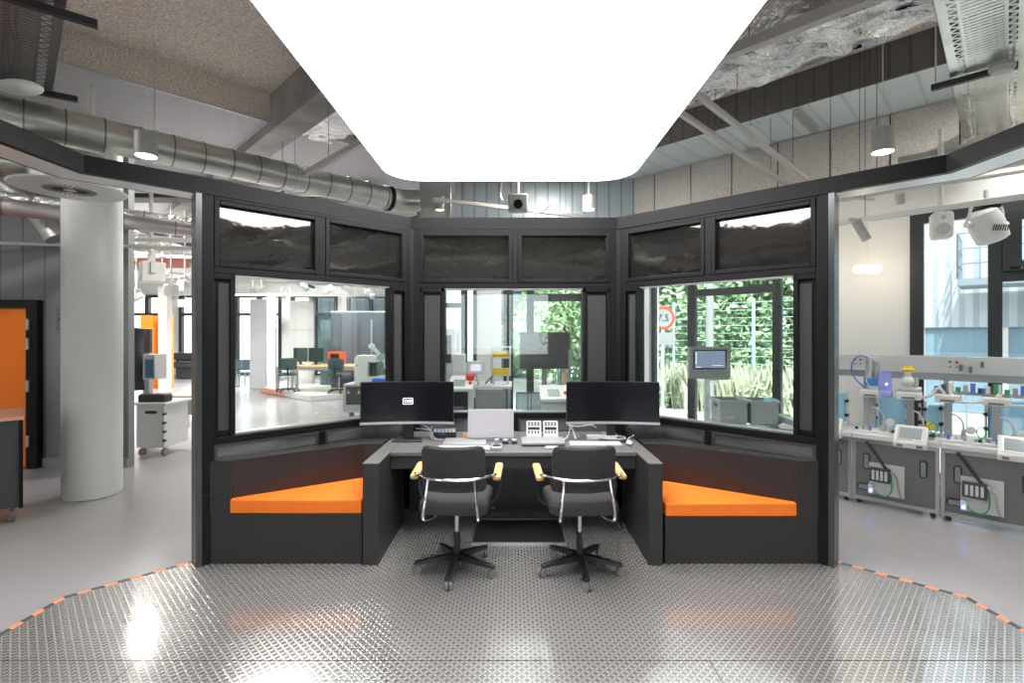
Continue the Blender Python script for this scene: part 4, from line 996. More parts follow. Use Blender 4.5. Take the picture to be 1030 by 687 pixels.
MB().box(-.18,.18,-.064,-.06,1.275,1.49).build('screen_bezel', m_scr, hp)
MB().box(-.165,.165,-.066,-.064,1.29,1.475).build('screen', mat('blue_screen', (.12,.14,.2), .2, emit=((.45,.55,.85), .22)), hp)
ic = MB()
for k in range(6): ic.box(-.16,-.148,-.0665,-.066,1.34+k*.021,1.352+k*.021)
ic.box(0.02,.14,-.0665,-.066,1.315,1.319); ic.box(-.16,-.10,-.0665,-.066,1.297,1.301)
o = ic.build('screen_icons', emis('icons', (.9,.95,1), .9), hp); o['kind'] = 'stuff'
MB().cyl((.0,-.0,1.15),(.25,.02,1.165),.008,n=8).build('terminal_arm', m_alu, hp)

# ------------------------------------------------------------ machines behind the centre window
def box_thing(nm, lab, cat, parts, loc=(0,0,0)):
    t = thing(nm, lab, cat, loc)
    for pn, m, b, bv in parts: b.build(pn, m, t, world=True, bevel=bv)
    return t
Yc = 6.6
def X(px, Y=Yc): return (px-CX)*Y/F
def Zp(py, Y=Yc): return EYE-(py-HY)*Y/F
ft = MB(); ztab = Zp(388)
for x in (X(468), X(512)):
    for y in (Yc, Yc+.6): ft.box(x-.02,x+.02,y-.02,y+.02,0,ztab-.04)
for z in (.25, .62): ft.box(X(470),X(511),Yc-.015,Yc+.015,z,z+.03)
box_thing('machine_table', 'grey profile machine table behind the left half of the centre window', 'table', [('table_frame', m_alu, ft, .003),
   ('table_top', m_mach, MB().box(X(466),X(515),Yc-.05,Yc+.65,ztab-.04,ztab), .004), ('front_panel', m_silver, MB().box(X(478),X(509),Yc+.05,Yc+.06,.4,ztab-.06), 0), ('cable_chain', m_dark, MB().box(X(472),X(478),Yc-.05,Yc,.62,.82), .01)])
rk = MB(); xa, xb = X(494), X(513)
for x in (xa, xb): rk.box(x-.012,x+.012,Yc+.1,Yc+.3,ztab+.12,Zp(349))
for z in (ztab+.12, Zp(361), Zp(350)): rk.box(xa,xb,Yc+.1,Yc+.3,z,z+.015)
for x in (xa+.03, xb-.03): rk.box(x-.015,x+.015,Yc+.15,Yc+.2,ztab,ztab+.12)
t = box_thing('bin_rack', 'small white rack with two tiers of yellow bins behind the centre window', 'rack', [('rack_frame', m_mach, rk, .002)])
for z0 in (ztab+.135, Zp(361)+.016):
    for k in range(3):
        x = xa+.014+k*(xb-xa-.02)/3
        b = tag(MB().box(x, x+(xb-xa-.02)/3-.004, Yc+.11, Yc+.26, z0, z0+.085).build('parts_bin', m_yel), 'yellow parts bin in the %s tier of the small white rack, %s' % ('lower' if z0 < Zp(362) else 'upper', ('left end','middle','right end')[k]), 'bin', 'yellow bins in the small rack')
t = box_thing('operator_panel', 'white operator panel with pale screen left of the yellow bins', 'operator panel', [
  ('panel_body', m_wplast, MB().rpoly(X(469),X(488),Zp(376),Zp(363),.03,Yc-.05,Yc+.0), .005), ('display', mat('pale_screen', (.5,.5,.6), .3, emit=((.75,.78,.95), .5)), MB().box(X(473.5),X(484),Yc-.053,Yc-.05,Zp(373),Zp(366)), 0),
  ('panel_arm', m_alu, MB().bar((X(479),Yc,Zp(376)), (X(481),Yc+.1,ztab), .03, .03), 0)])
tag(MB().lathe([(.045,0),(.06,.03),(.055,.07),(.02,.09)], (X(473.5), Yc-.1, Zp(382)), 20).cyl((X(473.5),Yc-.1,Zp(382)),(X(474.5),Yc+.0,ztab-.02),.015,n=8).build('emergency_button', m_red), 'big red emergency button below the white operator panel', 'button')
tag(MB().bar((X(488),Yc+.05,Zp(386)),(X(496),Yc+.05,Zp(378)),.15,.02).bar((X(494),Yc+.06,Zp(386)),(X(494.5),Yc+.08,Zp(380)),.02,.02).build('tilted_tablet', m_panelg), 'dark tilted tablet leaning left of the yellow bin rack', 'tablet')
def console(lab, xp0, xp1, yt, yb, Y=6.3, dark=m_dark):
    x0, x1 = X(xp0,Y), X(xp1,Y); zt = Zp(yt,Y)
    t = thing('machine_console', lab, 'machine', ((x0+x1)/2, Y, 0))
    MB().box(x0,x1,Y,Y+.5,.10,zt-.16).build('cabinet_body', dark, t, world=True, bevel=.01)
    MB().box(x1-.04,x1+.015,Y-.01,Y+.5,.10,zt-.12).build('cabinet_side', m_mach, t, world=True, bevel=.005)
    MB().add([(x0-.02,Y-.06,zt-.16),(x1+.02,Y-.06,zt-.16),(x1+.02,Y+.5,zt-.16),(x0-.02,Y+.5,zt-.16),(x0-.02,Y-.06,zt-.12),(x1+.02,Y-.06,zt-.12),(x1+.02,Y+.3,zt),(x0-.02,Y+.3,zt),(x1+.02,Y+.5,zt),(x0-.02,Y+.5,zt)],
      [(0,3,2,1),(0,1,5,4),(4,5,6,7),(7,6,8,9),(1,2,8,6,5),(3,0,4,7,9),(2,3,9,8)]).build('console_top', m_mach, t, world=True, bevel=.006)
    c = (x0+x1)/2; Ms = T(c, Y-.06, zt-.12) @ Matrix.Rotation(math.atan2(.12,.36),4,'X')
    MB().box(-.10,.05,.08,.27,.002,.008,Ms).build('display', m_lcd, t, world=True); MB().cyl(tuple(Ms@Vector((.12,.15,0))),tuple(Ms@Vector((.12,.15,.03))),.02,n=12).build('red_button', m_red, t, world=True)
    wt = MB().add([(c-.035,Y-.003,zt-.50),(c+.035,Y-.003,zt-.50),(c,Y-.003,zt-.43)],[(0,1,2)]); wt.build('warning_triangle', mat('warning_orange', (.85,.38,.08), .5), t, world=True)
    for x in (x0+.06, x1-.06): MB().cyl((x-.015,Y+.08,.05),(x+.015,Y+.08,.05),.05,n=16).build('caster', m_wheel, t, world=True)
    return t
console('dark machine cabinet with tilted control top behind the left of the centre window', 452, 474, 381, 420)
console('white console with tilted display behind the right of the centre window', 545, 574, 391, 425, 6.2, m_mach)
gt = MB()
for k in range(2):
    x0, x1 = X(519+k*14), X(531+k*14)
    gt.box(x0,x0+.015,6.4,6.42,.35,Zp(395,6.4)); gt.box(x1-.015,x1,6.4,6.42,.35,Zp(395,6.4)); gt.box(x0,x1,6.4,6.42,Zp(396,6.4),Zp(394.5,6.4))
tgt = thing('guard_panels', 'pair of clear framed guard panels behind the centre window', 'guard', (.2,6.4,0))
gt.build('guard_frame', m_panelg, tgt, world=True); MB().box(X(519),X(545),6.425,6.43,0,Zp(396,6.4)).build('guard_sheet', mat('pale_sheet', (.55,.66,.70), .3), tgt, world=True)
MB().box(X(518),X(546),6.44,6.9,.7,.74).build('guard_shelf', m_mach, tgt, world=True)
bs = thing('display_screen', 'large dark display screen on a stand behind the centre window', 'screen', (X(548,7.2),7.2,0))
MB().box(X(523,7.2),X(573,7.2),7.2,7.25,Zp(371,7.2),Zp(334,7.2)).build('screen_panel', mat('dim_screen', (.07,.065,.07), .15), bs, world=True, bevel=.004)
MB().box(X(545,7.2),X(550,7.2),7.22,7.26,.05,Zp(371,7.2)).build('screen_post', m_panelg, bs, world=True); MB().box(X(538,7.2),X(557,7.2),7.0,7.5,0,.05).build('screen_base', m_panelg, bs, world=True, bevel=.01)
MB().box(X(572,7.0),X(574,7.0),7.0,7.03,0,Zp(352,7)).build('signal_post', m_alu, bs, world=True)
tw = thing('machine_tower', 'pale upright machine with dark slot at the left edge of the centre window', 'machine', (X(449,7.4),7.4,0))
MB().box(X(442,7.4),X(459,7.4),7.4,7.9,0,Zp(330,7.4)).build('tower_body', m_mach, tw, world=True, bevel=.01); MB().box(X(448,7.4),X(454,7.4),7.38,7.4,Zp(365,7.4),Zp(337,7.4)).build('tower_slot', m_dark, tw, world=True)
MB().box(X(456,7.3),X(468,7.3),7.2,7.4,0,Zp(356,7.3)).build('tower_side_unit', m_mach, tw, world=True, bevel=.01)

# ------------------------------------------------------------ left side of the hall
wb = thing('workbench', 'dark cabinet workbench on casters with pale orange top, cut by the left edge', 'workbench', (-4.9, 4.6, 0))
RW = T(-4.34, 4.42, 0) @ rz(math.radians(44)) @ T(4.34, -4.42, 0)
MB().box(-5.9,-4.36,4.42,5.1,.13,.90).build('cabinet', m_panelg2 := mat('cabinet_dark', (.060,.062,.066), .45), wb, world=True, M=RW, bevel=.006)
MB().box(-4.37,-4.345,4.40,4.425,.12,.92).build('corner_profile', m_black, wb, world=True, M=RW)
MB().box(-5.92,-4.34,4.39,5.12,.90,.93).build('worktop', mat('salmon_top', (.80,.42,.28), .35), wb, world=True, M=RW, bevel=.004)
for x, y in ((-4.42,4.5),(-4.42,5.02)):
    MB().cyl((x-.018,y,.05),(x+.018,y,.05),.05,n=20).cyl((x,y,.05),(x,y,.13),.015,n=8).build('caster', m_wheel, wb, world=True, M=RW)
wc3 = thing('white_trolley', 'white drawer trolley on casters behind the round column', 'trolley', (-4.85, 6.9, 0))
Yt = 6.75
MB().box(X(137,Yt),X(165,Yt),Yt,Yt+.5,.12,.70).build('trolley_body', m_paint, wc3, world=True, bevel=.006)
MB().box(X(131,Yt),X(168.5,Yt),Yt-.03,Yt+.55,.70,.73).build('trolley_top', m_wplast, wc3, world=True, bevel=.004)
MB().rpoly(X(146,Yt),X(158,Yt),.58,.62,.018,Yt-.006,Yt).build('handle_slot', m_dark, wc3, world=True)
for k in range(4): MB().box(X(163.6,Yt),X(166,Yt),Yt-.01,Yt+.03,.20+k*.12,.23+k*.12).build('corner_bracket', m_dark, wc3, world=True)
for x in (X(140,Yt), X(163,Yt)): MB().cyl((x-.02,Yt+.06,.05),(x+.02,Yt+.06,.05),.05,n=16).cyl((x,Yt+.06,.05),(x,Yt+.06,.12),.012,n=8).build('caster', m_wheel, wc3, world=True)
tag(MB().box(X(137,Yt),X(164,Yt),Yt+.02,Yt+.2,.731,.84).build('black_case', m_dark, bevel=.02), 'black padded case lying on the white drawer trolley', 'case')
mp = thing('machine_post', 'grey post with blue screen operator unit and black machine arm behind the column', 'machine', (X(150,7.3), 7.3, 0))
MB().box(X(144,7.3),X(150,7.3),7.3,7.38,.0,Zp(355,7.3)).build('post', m_silver, mp, world=True)
MB().box(X(151,7.3),X(163,7.3),7.15,7.4,Zp(381,7.3),Zp(356,7.3)).build('unit_body', m_silver, mp, world=True, bevel=.01)
MB().box(X(154,7.3),X(162,7.3),7.14,7.15,Zp(379,7.3),Zp(361,7.3)).build('unit_screen', mat('steel_blue', (.05,.13,.22), .3), mp, world=True)
MB().tube([(X(141,7.3),7.3,.84),(X(139,7.3),7.3,1.1),(X(143,7.3),7.25,1.3),(X(138,7.3),7.3,1.5),(X(141,7.3),7.3,1.75)], .07, 12, 1).build('machine_arm', m_dark, mp, world=True)
MB().box(X(134,7.6),X(151,7.6),7.6,7.65,.9,Zp(331,7.6)).build('back_plate', mat('purple_grey_plate', (.10,.08,.09), .4), mp, world=True)
Yd = 8.9
td = thing('low_table', 'low pale table beyond the white drawer trolley', 'table', (X(182,Yd), Yd, 0))
MB().box(X(150,Yd),X(196,Yd),Yd,Yd+.8,.22,.56).build('table_box', mat('pale_table', (.27,.28,.26), .45), td, world=True, bevel=.01)
for x in (X(188,Yd), X(194.5,Yd)): MB().box(x-.02,x+.02,Yd,Yd+.04,0,.22).build('leg', m_alu, td, world=True)
for i, (a, b, Y_, lab) in enumerate(((141,152,15,'orange upright board left of the slim pink lit panel'),(152,173,15.4,'orange upright board right of the slim white panel'))):
    tag(MB().box(X(a,Y_),X(b,Y_),Y_,Y_+.08,0,2.25).build('partition_board', mat('orange_board%d' % i, (.85,.27,.012), .5)), lab, 'partition board')
tag(MB().box(X(159,13.5),X(168,13.5),13.5,13.7,0,2.95).build('partition_board', m_white), 'slim white upright panel in front of the orange boards', 'partition board')
# black stepped bench outside / at far windows
for k, (y0, y1) in enumerate(((355,362),(364,370))):
    tag(MB().box(X(172,19.5-k),X(208,19.5-k),19.5-k,20-k,Zp(y1,19.5-k),Zp(y0,19.5-k)).box(X(172,19.5-k)+.1,X(208,19.5-k)-.1,19.6-k,19.9-k,0,Zp(y1,19.5-k)).build('long_seat', m_dark, bevel=.03), ('higher rear' if k == 0 else 'lower front') + ' black long seat at the far hall windows', 'bench', 'long black seats')
ex = thing('exit_sign', 'green emergency exit sign hanging far in the hall', 'exit sign', P(186,305,16))
MB().box(-.22,.22,-.02,.02,-.12,.12).build('sign_box', emis('exit_green', (.02,.42,.16), 1.1), ex); 
a_ = MB().box(-.15,-.06,-.025,-.02,-.02,.02).add([(-.06,-.024,-.07),(-.06,-.024,.07),(.02,-.024,0)],[(0,2,1)]).box(.08,.14,-.025,-.02,-.09,.09); a_.build('sign_symbol', emis('exit_white', (1,1,1), 1.5), ex)
MB().cyl((0,0,.12),(0,0,1.6),.01,n=6).build('sign_hanger', m_alu, ex)

# partitions, desk platform, machines seen through the left window
for a, b, Y_, h, lab in ((251,267,15.2,2.75,'tall pale grey partition board, leftmost through the left window'), (291,315,16,2.75,'wide white partition board in the middle of the left window'), (268,277,17.5,3.1,'slim white partition board behind the pale grey one')):
    t = thing('partition_board', lab, 'partition board', (X((a+b)/2,Y_), Y_, 0), 0, 'tall boards in the far hall')
    wd = (b-a)*Y_/F
    MB().box(-wd/2,wd/2,0,.12,0,h).build('board', m_white if a != 251 else mat('board_grey', (.55,.55,.57), .5), t, bevel=.01)
    for z in (.9, 1.8): MB().box(-wd/2,wd/2,-.004,0,z,z+.02).build('board_joint', m_greyboard if 0 else m_silver, t)
gp = thing('dark_partition', 'dark blue grey partition wall in the left window, its top edge white', 'partition', (-4.3, 13.8, 0), 0)
Yg = 14.2
MB().box(X(333,Yg),X(391,Yg),Yg,Yg+.1,0,Zp(314,Yg)).build('partition_panel', stripes('blue_grey_panel', (.10,.12,.15), (.04,.05,.06), 1.1, (1,0,0), .97, .35), gp, world=True)
MB().box(X(333,Yg),X(391,Yg),Yg-.01,Yg+.11,Zp(314,Yg),Zp(313,Yg)).build('top_edge', m_white, gp, world=True)
MB().box(X(388,Yg),X(390,Yg),Yg-.03,Yg,0,Zp(313,Yg)).build('end_profile', m_white, gp, world=True)
MB().box(X(373,Yg),X(375,Yg),Yg-.03,Yg,1.1,2.1).build('light_slit', m_alu, gp, world=True)
tag(MB().box(X(322,15),X(334,15),15,15.1,0,Zp(322,15)).build('side_partition', mat('teal_panel', (.14,.20,.22), .4)), 'short teal grey partition left of the dark partition', 'partition')
pl = thing('platform', 'low white platform carrying the far work table, seen through the left window', 'platform', (-5.2, 13, 0))
pp = [(-5.0,12.3),(-7.2,14.3),(-5.2,16.2),(-3.2,14.0),(-3.6,13.2)]
MB().prism(pp, 0, .15).build('platform_body', m_paint, pl, world=True, bevel=.01)
q = [(-5.01,12.29),(-7.21,14.29)]
MB().prism([(-6.1,13.28),(-7.2,14.28),(-7.205,14.275),(-6.105,13.275)], .02, .14).build('red_edge_strip', mat('platform_red', (.85,.30,.2), .5), pl, world=True)  # plain red strip on the platform's front left edge
tb = thing('work_table', 'wooden topped work table on the white platform', 'table', (-5.2, 13.4, .15))
Yw = 13.4
MB().box(X(283,Yw),X(366,Yw),Yw-.3,Yw+.7,.80,.84).build('table_top', mat('table_wood', (.75,.55,.28), .4), tb, world=True, bevel=.006)
for x, y in ((X(284,Yw),Yw-.28),(X(303,Yw),Yw-.28),(X(364,Yw),Yw-.28),(X(284,Yw),Yw+.6),(X(364,Yw),Yw+.6)): MB().box(x-.035,x+.035,y-.03,y+.03,.15,.80).build('leg', m_alu, tb, world=True)
MB().box(X(284,Yw),X(365,Yw),Yw-.28,Yw-.24,.72,.80).build('table_apron', m_alu, tb, world=True)
for i, (a, b, lab) in enumerate(((295,309,'left dark green monitor back on the far work table'),(310,325,'right dark green monitor back on the far work table'))):
    t = thing('monitor', lab, 'monitor', (X((a+b)/2,Yw+.2), Yw+.2, .84), 0, 'monitors on the far table'); w_ = (b-a)*(Yw+.2)/F/2
    MB().box(-w_,w_,0,.05,.08,.46).build('monitor_case', mat('monitor_green%d' % i, (.03,.06,.055), .3), t, bevel=.01); MB().box(-.03,.03,.02,.05,0,.1).box(-.1,.1,-.05,.1,0,.01).build('stand', m_dark, t)
pr = thing('desktop_printer', 'orange and black desktop 3d printer on the far work table', 'printer', (X(336.5,Yw), Yw, .84))
MB().box(-.19,.19,0,.35,0,.03).box(-.19,-.12,0,.35,.03,.36).box(.12,.19,0,.35,.03,.36).box(-.12,.12,0,.35,.30,.36).box(-.12,.12,.3,.35,.03,.3).build('printer_case', mat('printer_orange', (.85,.12,.02), .4), pr, bevel=.006)
MB().box(-.11,.11,.02,.29,.1,.28).build('printer_chamber', m_dark, pr); MB().box(-.12,.08,-.2,.0,0,.07).build('printer_tray', m_dark, pr, bevel=.01)
def far_chair(lab, x, y, z, rot):
    t = thing('office_chair', lab, 'chair', (x, y, z), rot, 'dark chairs at the far table')
    m_ = mat('far_chair_teal', (.05,.08,.09), .6)
    curved_pad(.44,.30,.04,.05,.04).build('backrest', m_, t, M=T(0,-.2,.75)); MB().box(-.22,.22,-.2,.22,.44,.50).build('seat', m_, t, bevel=.02)
    MB().cyl((0,0,.08),(0,0,.44),.02,n=10).build('gas_column', m_silver, t); MB().box(-.02,.02,-.22,-.19,.46,.70).build('back_support', m_plast, t)
    for k in range(5):
        a = k*2*PI/5+.3; l_ = MB().bar((0,0,.09),(.28*math.cos(a),.28*math.sin(a),.07),.035,.03).build('leg', m_plast, t); MB().ball((.28*math.cos(a),.28*math.sin(a),.028), .028).build('caster', m_plast, l_)
far_chair('dark swivel chair under the left end of the far work table', X(301,13.8), 13.1, .15, .4)
far_chair('dark teal swivel chair in front of the orange printer', X(341,12.9), 12.9, .15, -.15)
cm = thing('machine_cabinet', 'dark machine cabinet on casters with warning triangles, left window', 'machine cabinet', (X(358,9.6), 9.8, 0))
Yk = 9.6; zt = Zp(387,Yk)
MB().box(X(347,Yk),X(402,Yk),Yk,Yk+.9,.16,zt-.02).build('cabinet', mat('cab_dark', (.07,.075,.09), .4), cm, world=True, bevel=.01)
MB().box(X(345.5,Yk),X(403,Yk),Yk-.03,Yk+.95,zt-.03,zt+.01).build('worktop', m_silver, cm, world=True, bevel=.004)
MB().box(X(345.5,Yk),X(348,Yk),Yk-.02,Yk+.9,.16,zt).build('side_profile', m_silver, cm, world=True); MB().box(X(348,Yk),X(402,Yk),Yk-.012,Yk,.16,.30).build('plinth', m_silver, cm, world=True)
for xp in (350.5, 361): MB().add([(X(xp-1.6,Yk),Yk-.004,.52),(X(xp+1.6,Yk),Yk-.004,.52),(X(xp,Yk),Yk-.004,.59)],[(0,1,2)]).build('warning_triangle', m_yel, cm, world=True)
for xp in (352, 395): MB().cyl((X(xp,Yk)-.03,Yk+.1,.07),(X(xp,Yk)+.03,Yk+.1,.07),.07,n=16).cyl((X(xp,Yk),Yk+.1,.07),(X(xp,Yk),Yk+.1,.16),.02,n=8).build('caster', m_wheel, cm, world=True)
mc = thing('bench_machine', 'pale rounded milling machine standing on the dark machine cabinet', 'machine', (X(368,Yk+.3), Yk+.3, zt))
sh = MB(); x0, x1 = X(357,Yk+.2), X(388,Yk+.2)
P5 = [(x0,zt+.01),(x0,zt+.50),(x0+.05,zt+.56),(x0+.42,zt+.56),(x0+.42,zt+.42),(x0+.26,zt+.42),(x0+.26,zt+.14),(x1,zt+.14),(x1,zt+.01)]
n5 = len(P5); sh.add([(a,Yk+.15,b) for a, b in P5]+[(a,Yk+.55,b) for a, b in P5], [list(range(n5)), list(range(n5,2*n5))[::-1]]+[(i,n5+i,n5+(i+1)%n5,(i+1)%n5) for i in range(n5)])
sh.build('machine_shell', mat('pale_green_shell', (.62,.68,.64), .35), mc, world=True, bevel=.015); MB().box(x0+.27,x0+.40,Yk+.3,Yk+.5,zt+.14,zt+.42).build('dark_recess', mat('recess_green', (.02,.06,.045), .4), mc, world=True)
MB().cyl((x0+.06,Yk+.145,zt+.36),(x0+.06,Yk+.15,zt+.36),.02,n=12).build('red_button', m_red, mc, world=True)
ra = thing('robot_arm', 'white jointed robot arm beside the pale machine on the dark cabinet', 'robot', (X(384,Yk+.3), Yk+.3, zt+.14))
jx = [(X(386,Yk),Yk+.35,zt+.15),(X(386,Yk),Yk+.35,zt+.32),(X(380,Yk),Yk+.3,zt+.52),(X(374,Yk),Yk+.25,zt+.66),(X(371,Yk),Yk+.2,zt+.74),(X(377,Yk),Yk+.2,zt+.62)]
ar = MB()
for a, b, r in ((jx[0],jx[1],.05),(jx[1],jx[2],.045),(jx[2],jx[4],.038)): ar.cyl(a,b,r,n=16)
ar.build('arm_tube', m_wplast, ra, world=True)
for p_, r in ((jx[1],.075),(jx[2],.07),(jx[4],.055)): MB().cyl((p_[0],p_[1]-.06,p_[2]),(p_[0],p_[1]+.06,p_[2]),r,n=20).build('joint', m_wplast if r != .07 else mat('teal_joint', (.25,.42,.42), .4), ra, world=True, bevel=.01)
tag(MB().box(X(374,Yk),X(386,Yk),Yk-.0,Yk+.14,zt+.011,zt+.11).build('blue_crate', mat('blue_crate', (.02,.12,.75), .45), bevel=.01), 'bright blue box in front of the robot arm', 'box')
# far left furniture in the window
for i, xp in enumerate((238, 246)):
    t = thing('far_chair', ('left' if i == 0 else 'right') + ' blue grey chair at the far left of the left window', 'chair', (X(xp,16), 16, 0), .3*i, 'far blue chairs')
    MB().box(-.2,.2,-.2,.2,.42,.46).build('seat', mat('far_blue', (.1,.16,.2), .5), t); MB().box(-.2,.2,.16,.2,.5,.85).build('backrest', mat('far_blue', (.1,.16,.2), .5), t)
    for sx in (-.18,.18):
        for sy in (-.18,.18): MB().box(sx-.015,sx+.015,sy-.015,sy+.015,0,.42).build('leg', m_silver, t)

# ceiling clutter over the far hall: tracks, spots, ducts, trays
rnd = random.Random(4)
k = 0
places = ['nearest the grey wall', 'second row over the far hall', 'third row over the far hall', 'fourth row over the far hall', 'fifth row over the far hall', 'sixth row over the far hall', 'last row by the far windows']
for i, yy in enumerate((7.6, 9.2, 10.8, 12.4, 14.2, 16.0, 18.0)):
    z = 3.05 + .12*(i % 3)
    rail('pale crosswise lighting track, ' + places[i], (-12, yy-.8, z), (-1.8, yy+.8*0, z), .05, .06, m_paint, 3, 4.3)
for i, (x0, y0, x1, y1) in enumerate(((-10.5,7,-3.2,14.5),(-13,9,-5.5,17),(-8.0,6.8,-2.0,11.5))):
    rail('diagonal pale lighting track over the far hall, ' + ('middle','left','right')[i], (x0,y0,3.3), (x1,y1,3.3), .05, .05, m_paint, 3, 4.3)
tag(MB().box(-12,-2,11.2,11.7,3.55,3.8).build('rectangular_duct', m_galv), 'nearer flat galvanised duct across the far hall ceiling', 'duct')
tag(MB().box(-13,-2,15.0,15.5,3.4,3.7).build('rectangular_duct', m_paint), 'farther white flat duct across the far hall ceiling', 'duct')
duct('spiral_duct', 'round duct crossing the far hall ceiling lengthwise', (-9.5,8,3.85), (-4.5,19.5,3.85), .2, m_galv)
duct('spiral_duct', 'second round duct crossing the far hall ceiling from left', (-14,10.0,3.75), (-2,13.2,3.75), .17, m_galv)
tag(MB().box(-9.5,-6.3,12.6,12.64,3.35,3.75).build('red_banner', mat('salmon_banner', (.85,.35,.25), .6)), 'salmon coloured strip banner under the far hall ceiling', 'banner')
for i, (xp, yp, Y_) in enumerate(((152,274,8.2),(172,292,9.5),(186,288,9.8),(163,278,11),(137,300,10.5),(258,290,11),(305,288,12),(350,291,11),(372,296,12.5),(330,292,13.5),(287,296,14),(196,276,9))):
    q = thing('track_spotlight', 'white spotlight far in the hall ceiling, ' + ('large, on a pole behind the column','left of the booth post, boxy','right next to the booth post','small, above the orange boards','near the grey wall end','leftmost through the left window','third from left in the left window',
        'right of the pair in the left window','rightmost through the left window','right of centre in the left window','second from left in the left window','highest beside the booth post')[i], 'spotlight', P(xp,yp,Y_), rnd.uniform(-1.5,1.5), 'spotlights of the far hall')
    s_ = 1.5 if i == 0 else 1
    if i < 3: MB().box(-.10*s_,.10*s_,-.10*s_,.12*s_,-.11*s_,.11*s_).build('lamp_housing', m_paint, q, bevel=.02)
    else: MB().cyl((0,-.12,-.08),(0,.12,.08),.065,n=18).build('lamp_housing', m_paint, q)
    MB().box(-.13*s_,-.105*s_,-.03,.03,-.02,.2*s_).box(.105*s_,.13*s_,-.03,.03,-.02,.2*s_).box(-.13*s_,.13*s_,-.03,.03,.19*s_,.21*s_).build('yoke', m_paint, q)
    MB().cyl((0,0,.2*s_),(0,0,4.3-P(xp,yp,Y_)[2]),.03 if i == 0 else .015,n=10).build('lamp_pole', m_paint, q)

# ------------------------------------------------------------ outside
struct(MB().box(-60,60,-60,90,-.6,-.26).build('ground', mat('paving', (.66,.65,.62), .8, noise=(1.5,.1))), 'pale pavement outside the windows', 'ground')
m_leaf = mat('leaves', (.30,.42,.24), .6, noise=(1.2,.45,3)); m_leaf2 = mat('leaves_pale', (.36,.50,.28), .6, noise=(1.5,.35,3)); m_bark = mat('bark', (.14,.11,.08), .9); m_grass = mat('tall_grass', (.46,.47,.34), .7, noise=(2,.3,2))
def leafcloud(mb, c, r, n, size, rnd):
    for _ in range(n):
        while 1:
            v = Vector((rnd.uniform(-1,1), rnd.uniform(-1,1), rnd.uniform(-1,1)))
            if .3 < v.length < 1: break
        p = Vector((c[0]+v.x*r[0], c[1]+v.y*r[1], c[2]+v.z*r[2])); a = Vector((rnd.gauss(0,1), rnd.gauss(0,1), rnd.gauss(0,1))).normalized(); b = a.orthogonal().normalized(); s = size*rnd.uniform(.6,1.4)
        mb.add([p-a*s, p+b*s*.5, p+a*s, p-b*s*.5], [(0,1,2,3)])
def tree(lab, x, y, h, r, n, m, seed, size=.14):
    rn = random.Random(seed); t = thing('leafy_tree', lab, 'tree', (x, y, -.26), 0, 'trees outside')
    MB().tube([(0,0,0),(.1,0,h*.3),(0,.1,h*.7)], .14, 10, 1).build('trunk', m_bark, t)
    mb = MB()
    for _ in range(12): leafcloud(mb, (rn.uniform(-r*.6,r*.6), rn.uniform(-r*.6,r*.6), h*rn.uniform(.16,.92)), (r*.55,r*.55,h*.2), n//12, size, rn)
    mb.build('crown', m, t)
# c.f. the diagonal direction: the street lies beyond the glazed facade
tl_ = [('tree left of the white street pole, behind the fence', 4.2, 17.5, 7.5, 2.6), ('tree behind the fence in the middle of the right window', 7.2, 16.5, 8.5, 2.8), ('tree at the right side of the right window', 8.6, 15.6, 8, 2.4),
       ('tree behind the round road sign', 2.0, 19.5, 8, 2.6), ('tree filling the gap behind the middle one', 6.0, 19.5, 9.5, 3.0), ('bright tree at the right of the centre window', 1.6, 15.5, 6.5, 1.5), ('tree filling the left of the right window, farthest', 3.6, 21.5, 9.5, 3.0), ('farthest tree behind the right half of the right window', 9.6, 20.0, 9.5, 3.2)]
for i, (lab, x, y, h, r) in enumerate(tl_): tree(lab, x, y, h, r, 15000 if i != 5 else 3500, (m_leaf, m_leaf2)[i % 2], 20+i, .11)
def dpt(px, c):     # point on x+y=c seen at px
    t_ = (px-CX)/F; Y_ = c/(1+t_); return (t_*Y_, Y_)
hd = MB(); rn = random.Random(2)
for k in range(16):
    q = dpt(640+k*12, 17.6+rn.uniform(-.3,.6)); leafcloud(hd, (q[0], q[1], .15), (.55,.55,.55), 260, .07, rn)
h_ = hd.build('low_hedge', m_leaf2); tag(h_, 'low leafy planting along the street behind the right window', 'hedge', None, 'stuff')
gr = MB()
for k in range(2600):
    q = dpt(rn.uniform(640,830), rn.uniform(17.0,18.8)); hh = rn.uniform(.2,1.0); dx, dy = rn.uniform(-.25,.25), rn.uniform(-.25,.25); w_ = .018
    gr.add([(q[0]-w_,q[1],-.26),(q[0]+w_,q[1],-.26),(q[0]+dx*.4+w_*.7,q[1]+dy*.4,hh*.6),(q[0]+dx,q[1]+dy,hh)], [(0,1,2,3)])
tag(gr.build('tall_grass', m_grass), 'tall pale feathery grass along the fence behind the right window', 'grass', None, 'stuff')
fn = thing('wire_fence', 'pale green wire mesh fence in front of the trees', 'fence', (5,14,-.26))
f0, f1 = dpt(560, 19.0), dpt(860, 19.0)
fm = MB()
for k in range(13): z = .1+k*.2; fm.cyl((f0[0],f0[1],z),(f1[0],f1[1],z),.008,n=4)
o = fm.build('fence_wires', m_teal2 := mat('fence_wire', (.35,.55,.52), .5), fn, world=True); o['kind'] = 'stuff'
for k in range(9):
    q = Vector(f0).lerp(Vector(f1), k/8); MB().box(q.x-.03,q.x+.03,q.y-.03,q.y+.03,-.26,2.6).build('fence_post', m_teal2, fn, world=True)
m_sgw = mat('sign_white', (.27,.27,.27), .6)
rs = thing('road_sign', 'round white road sign with red ring and a plate below, on a pole', 'road sign', (0,0,0)); q = P(667,320,11.5); rs.location = (q[0], 11.5, -.26); zz = q[2]+.26
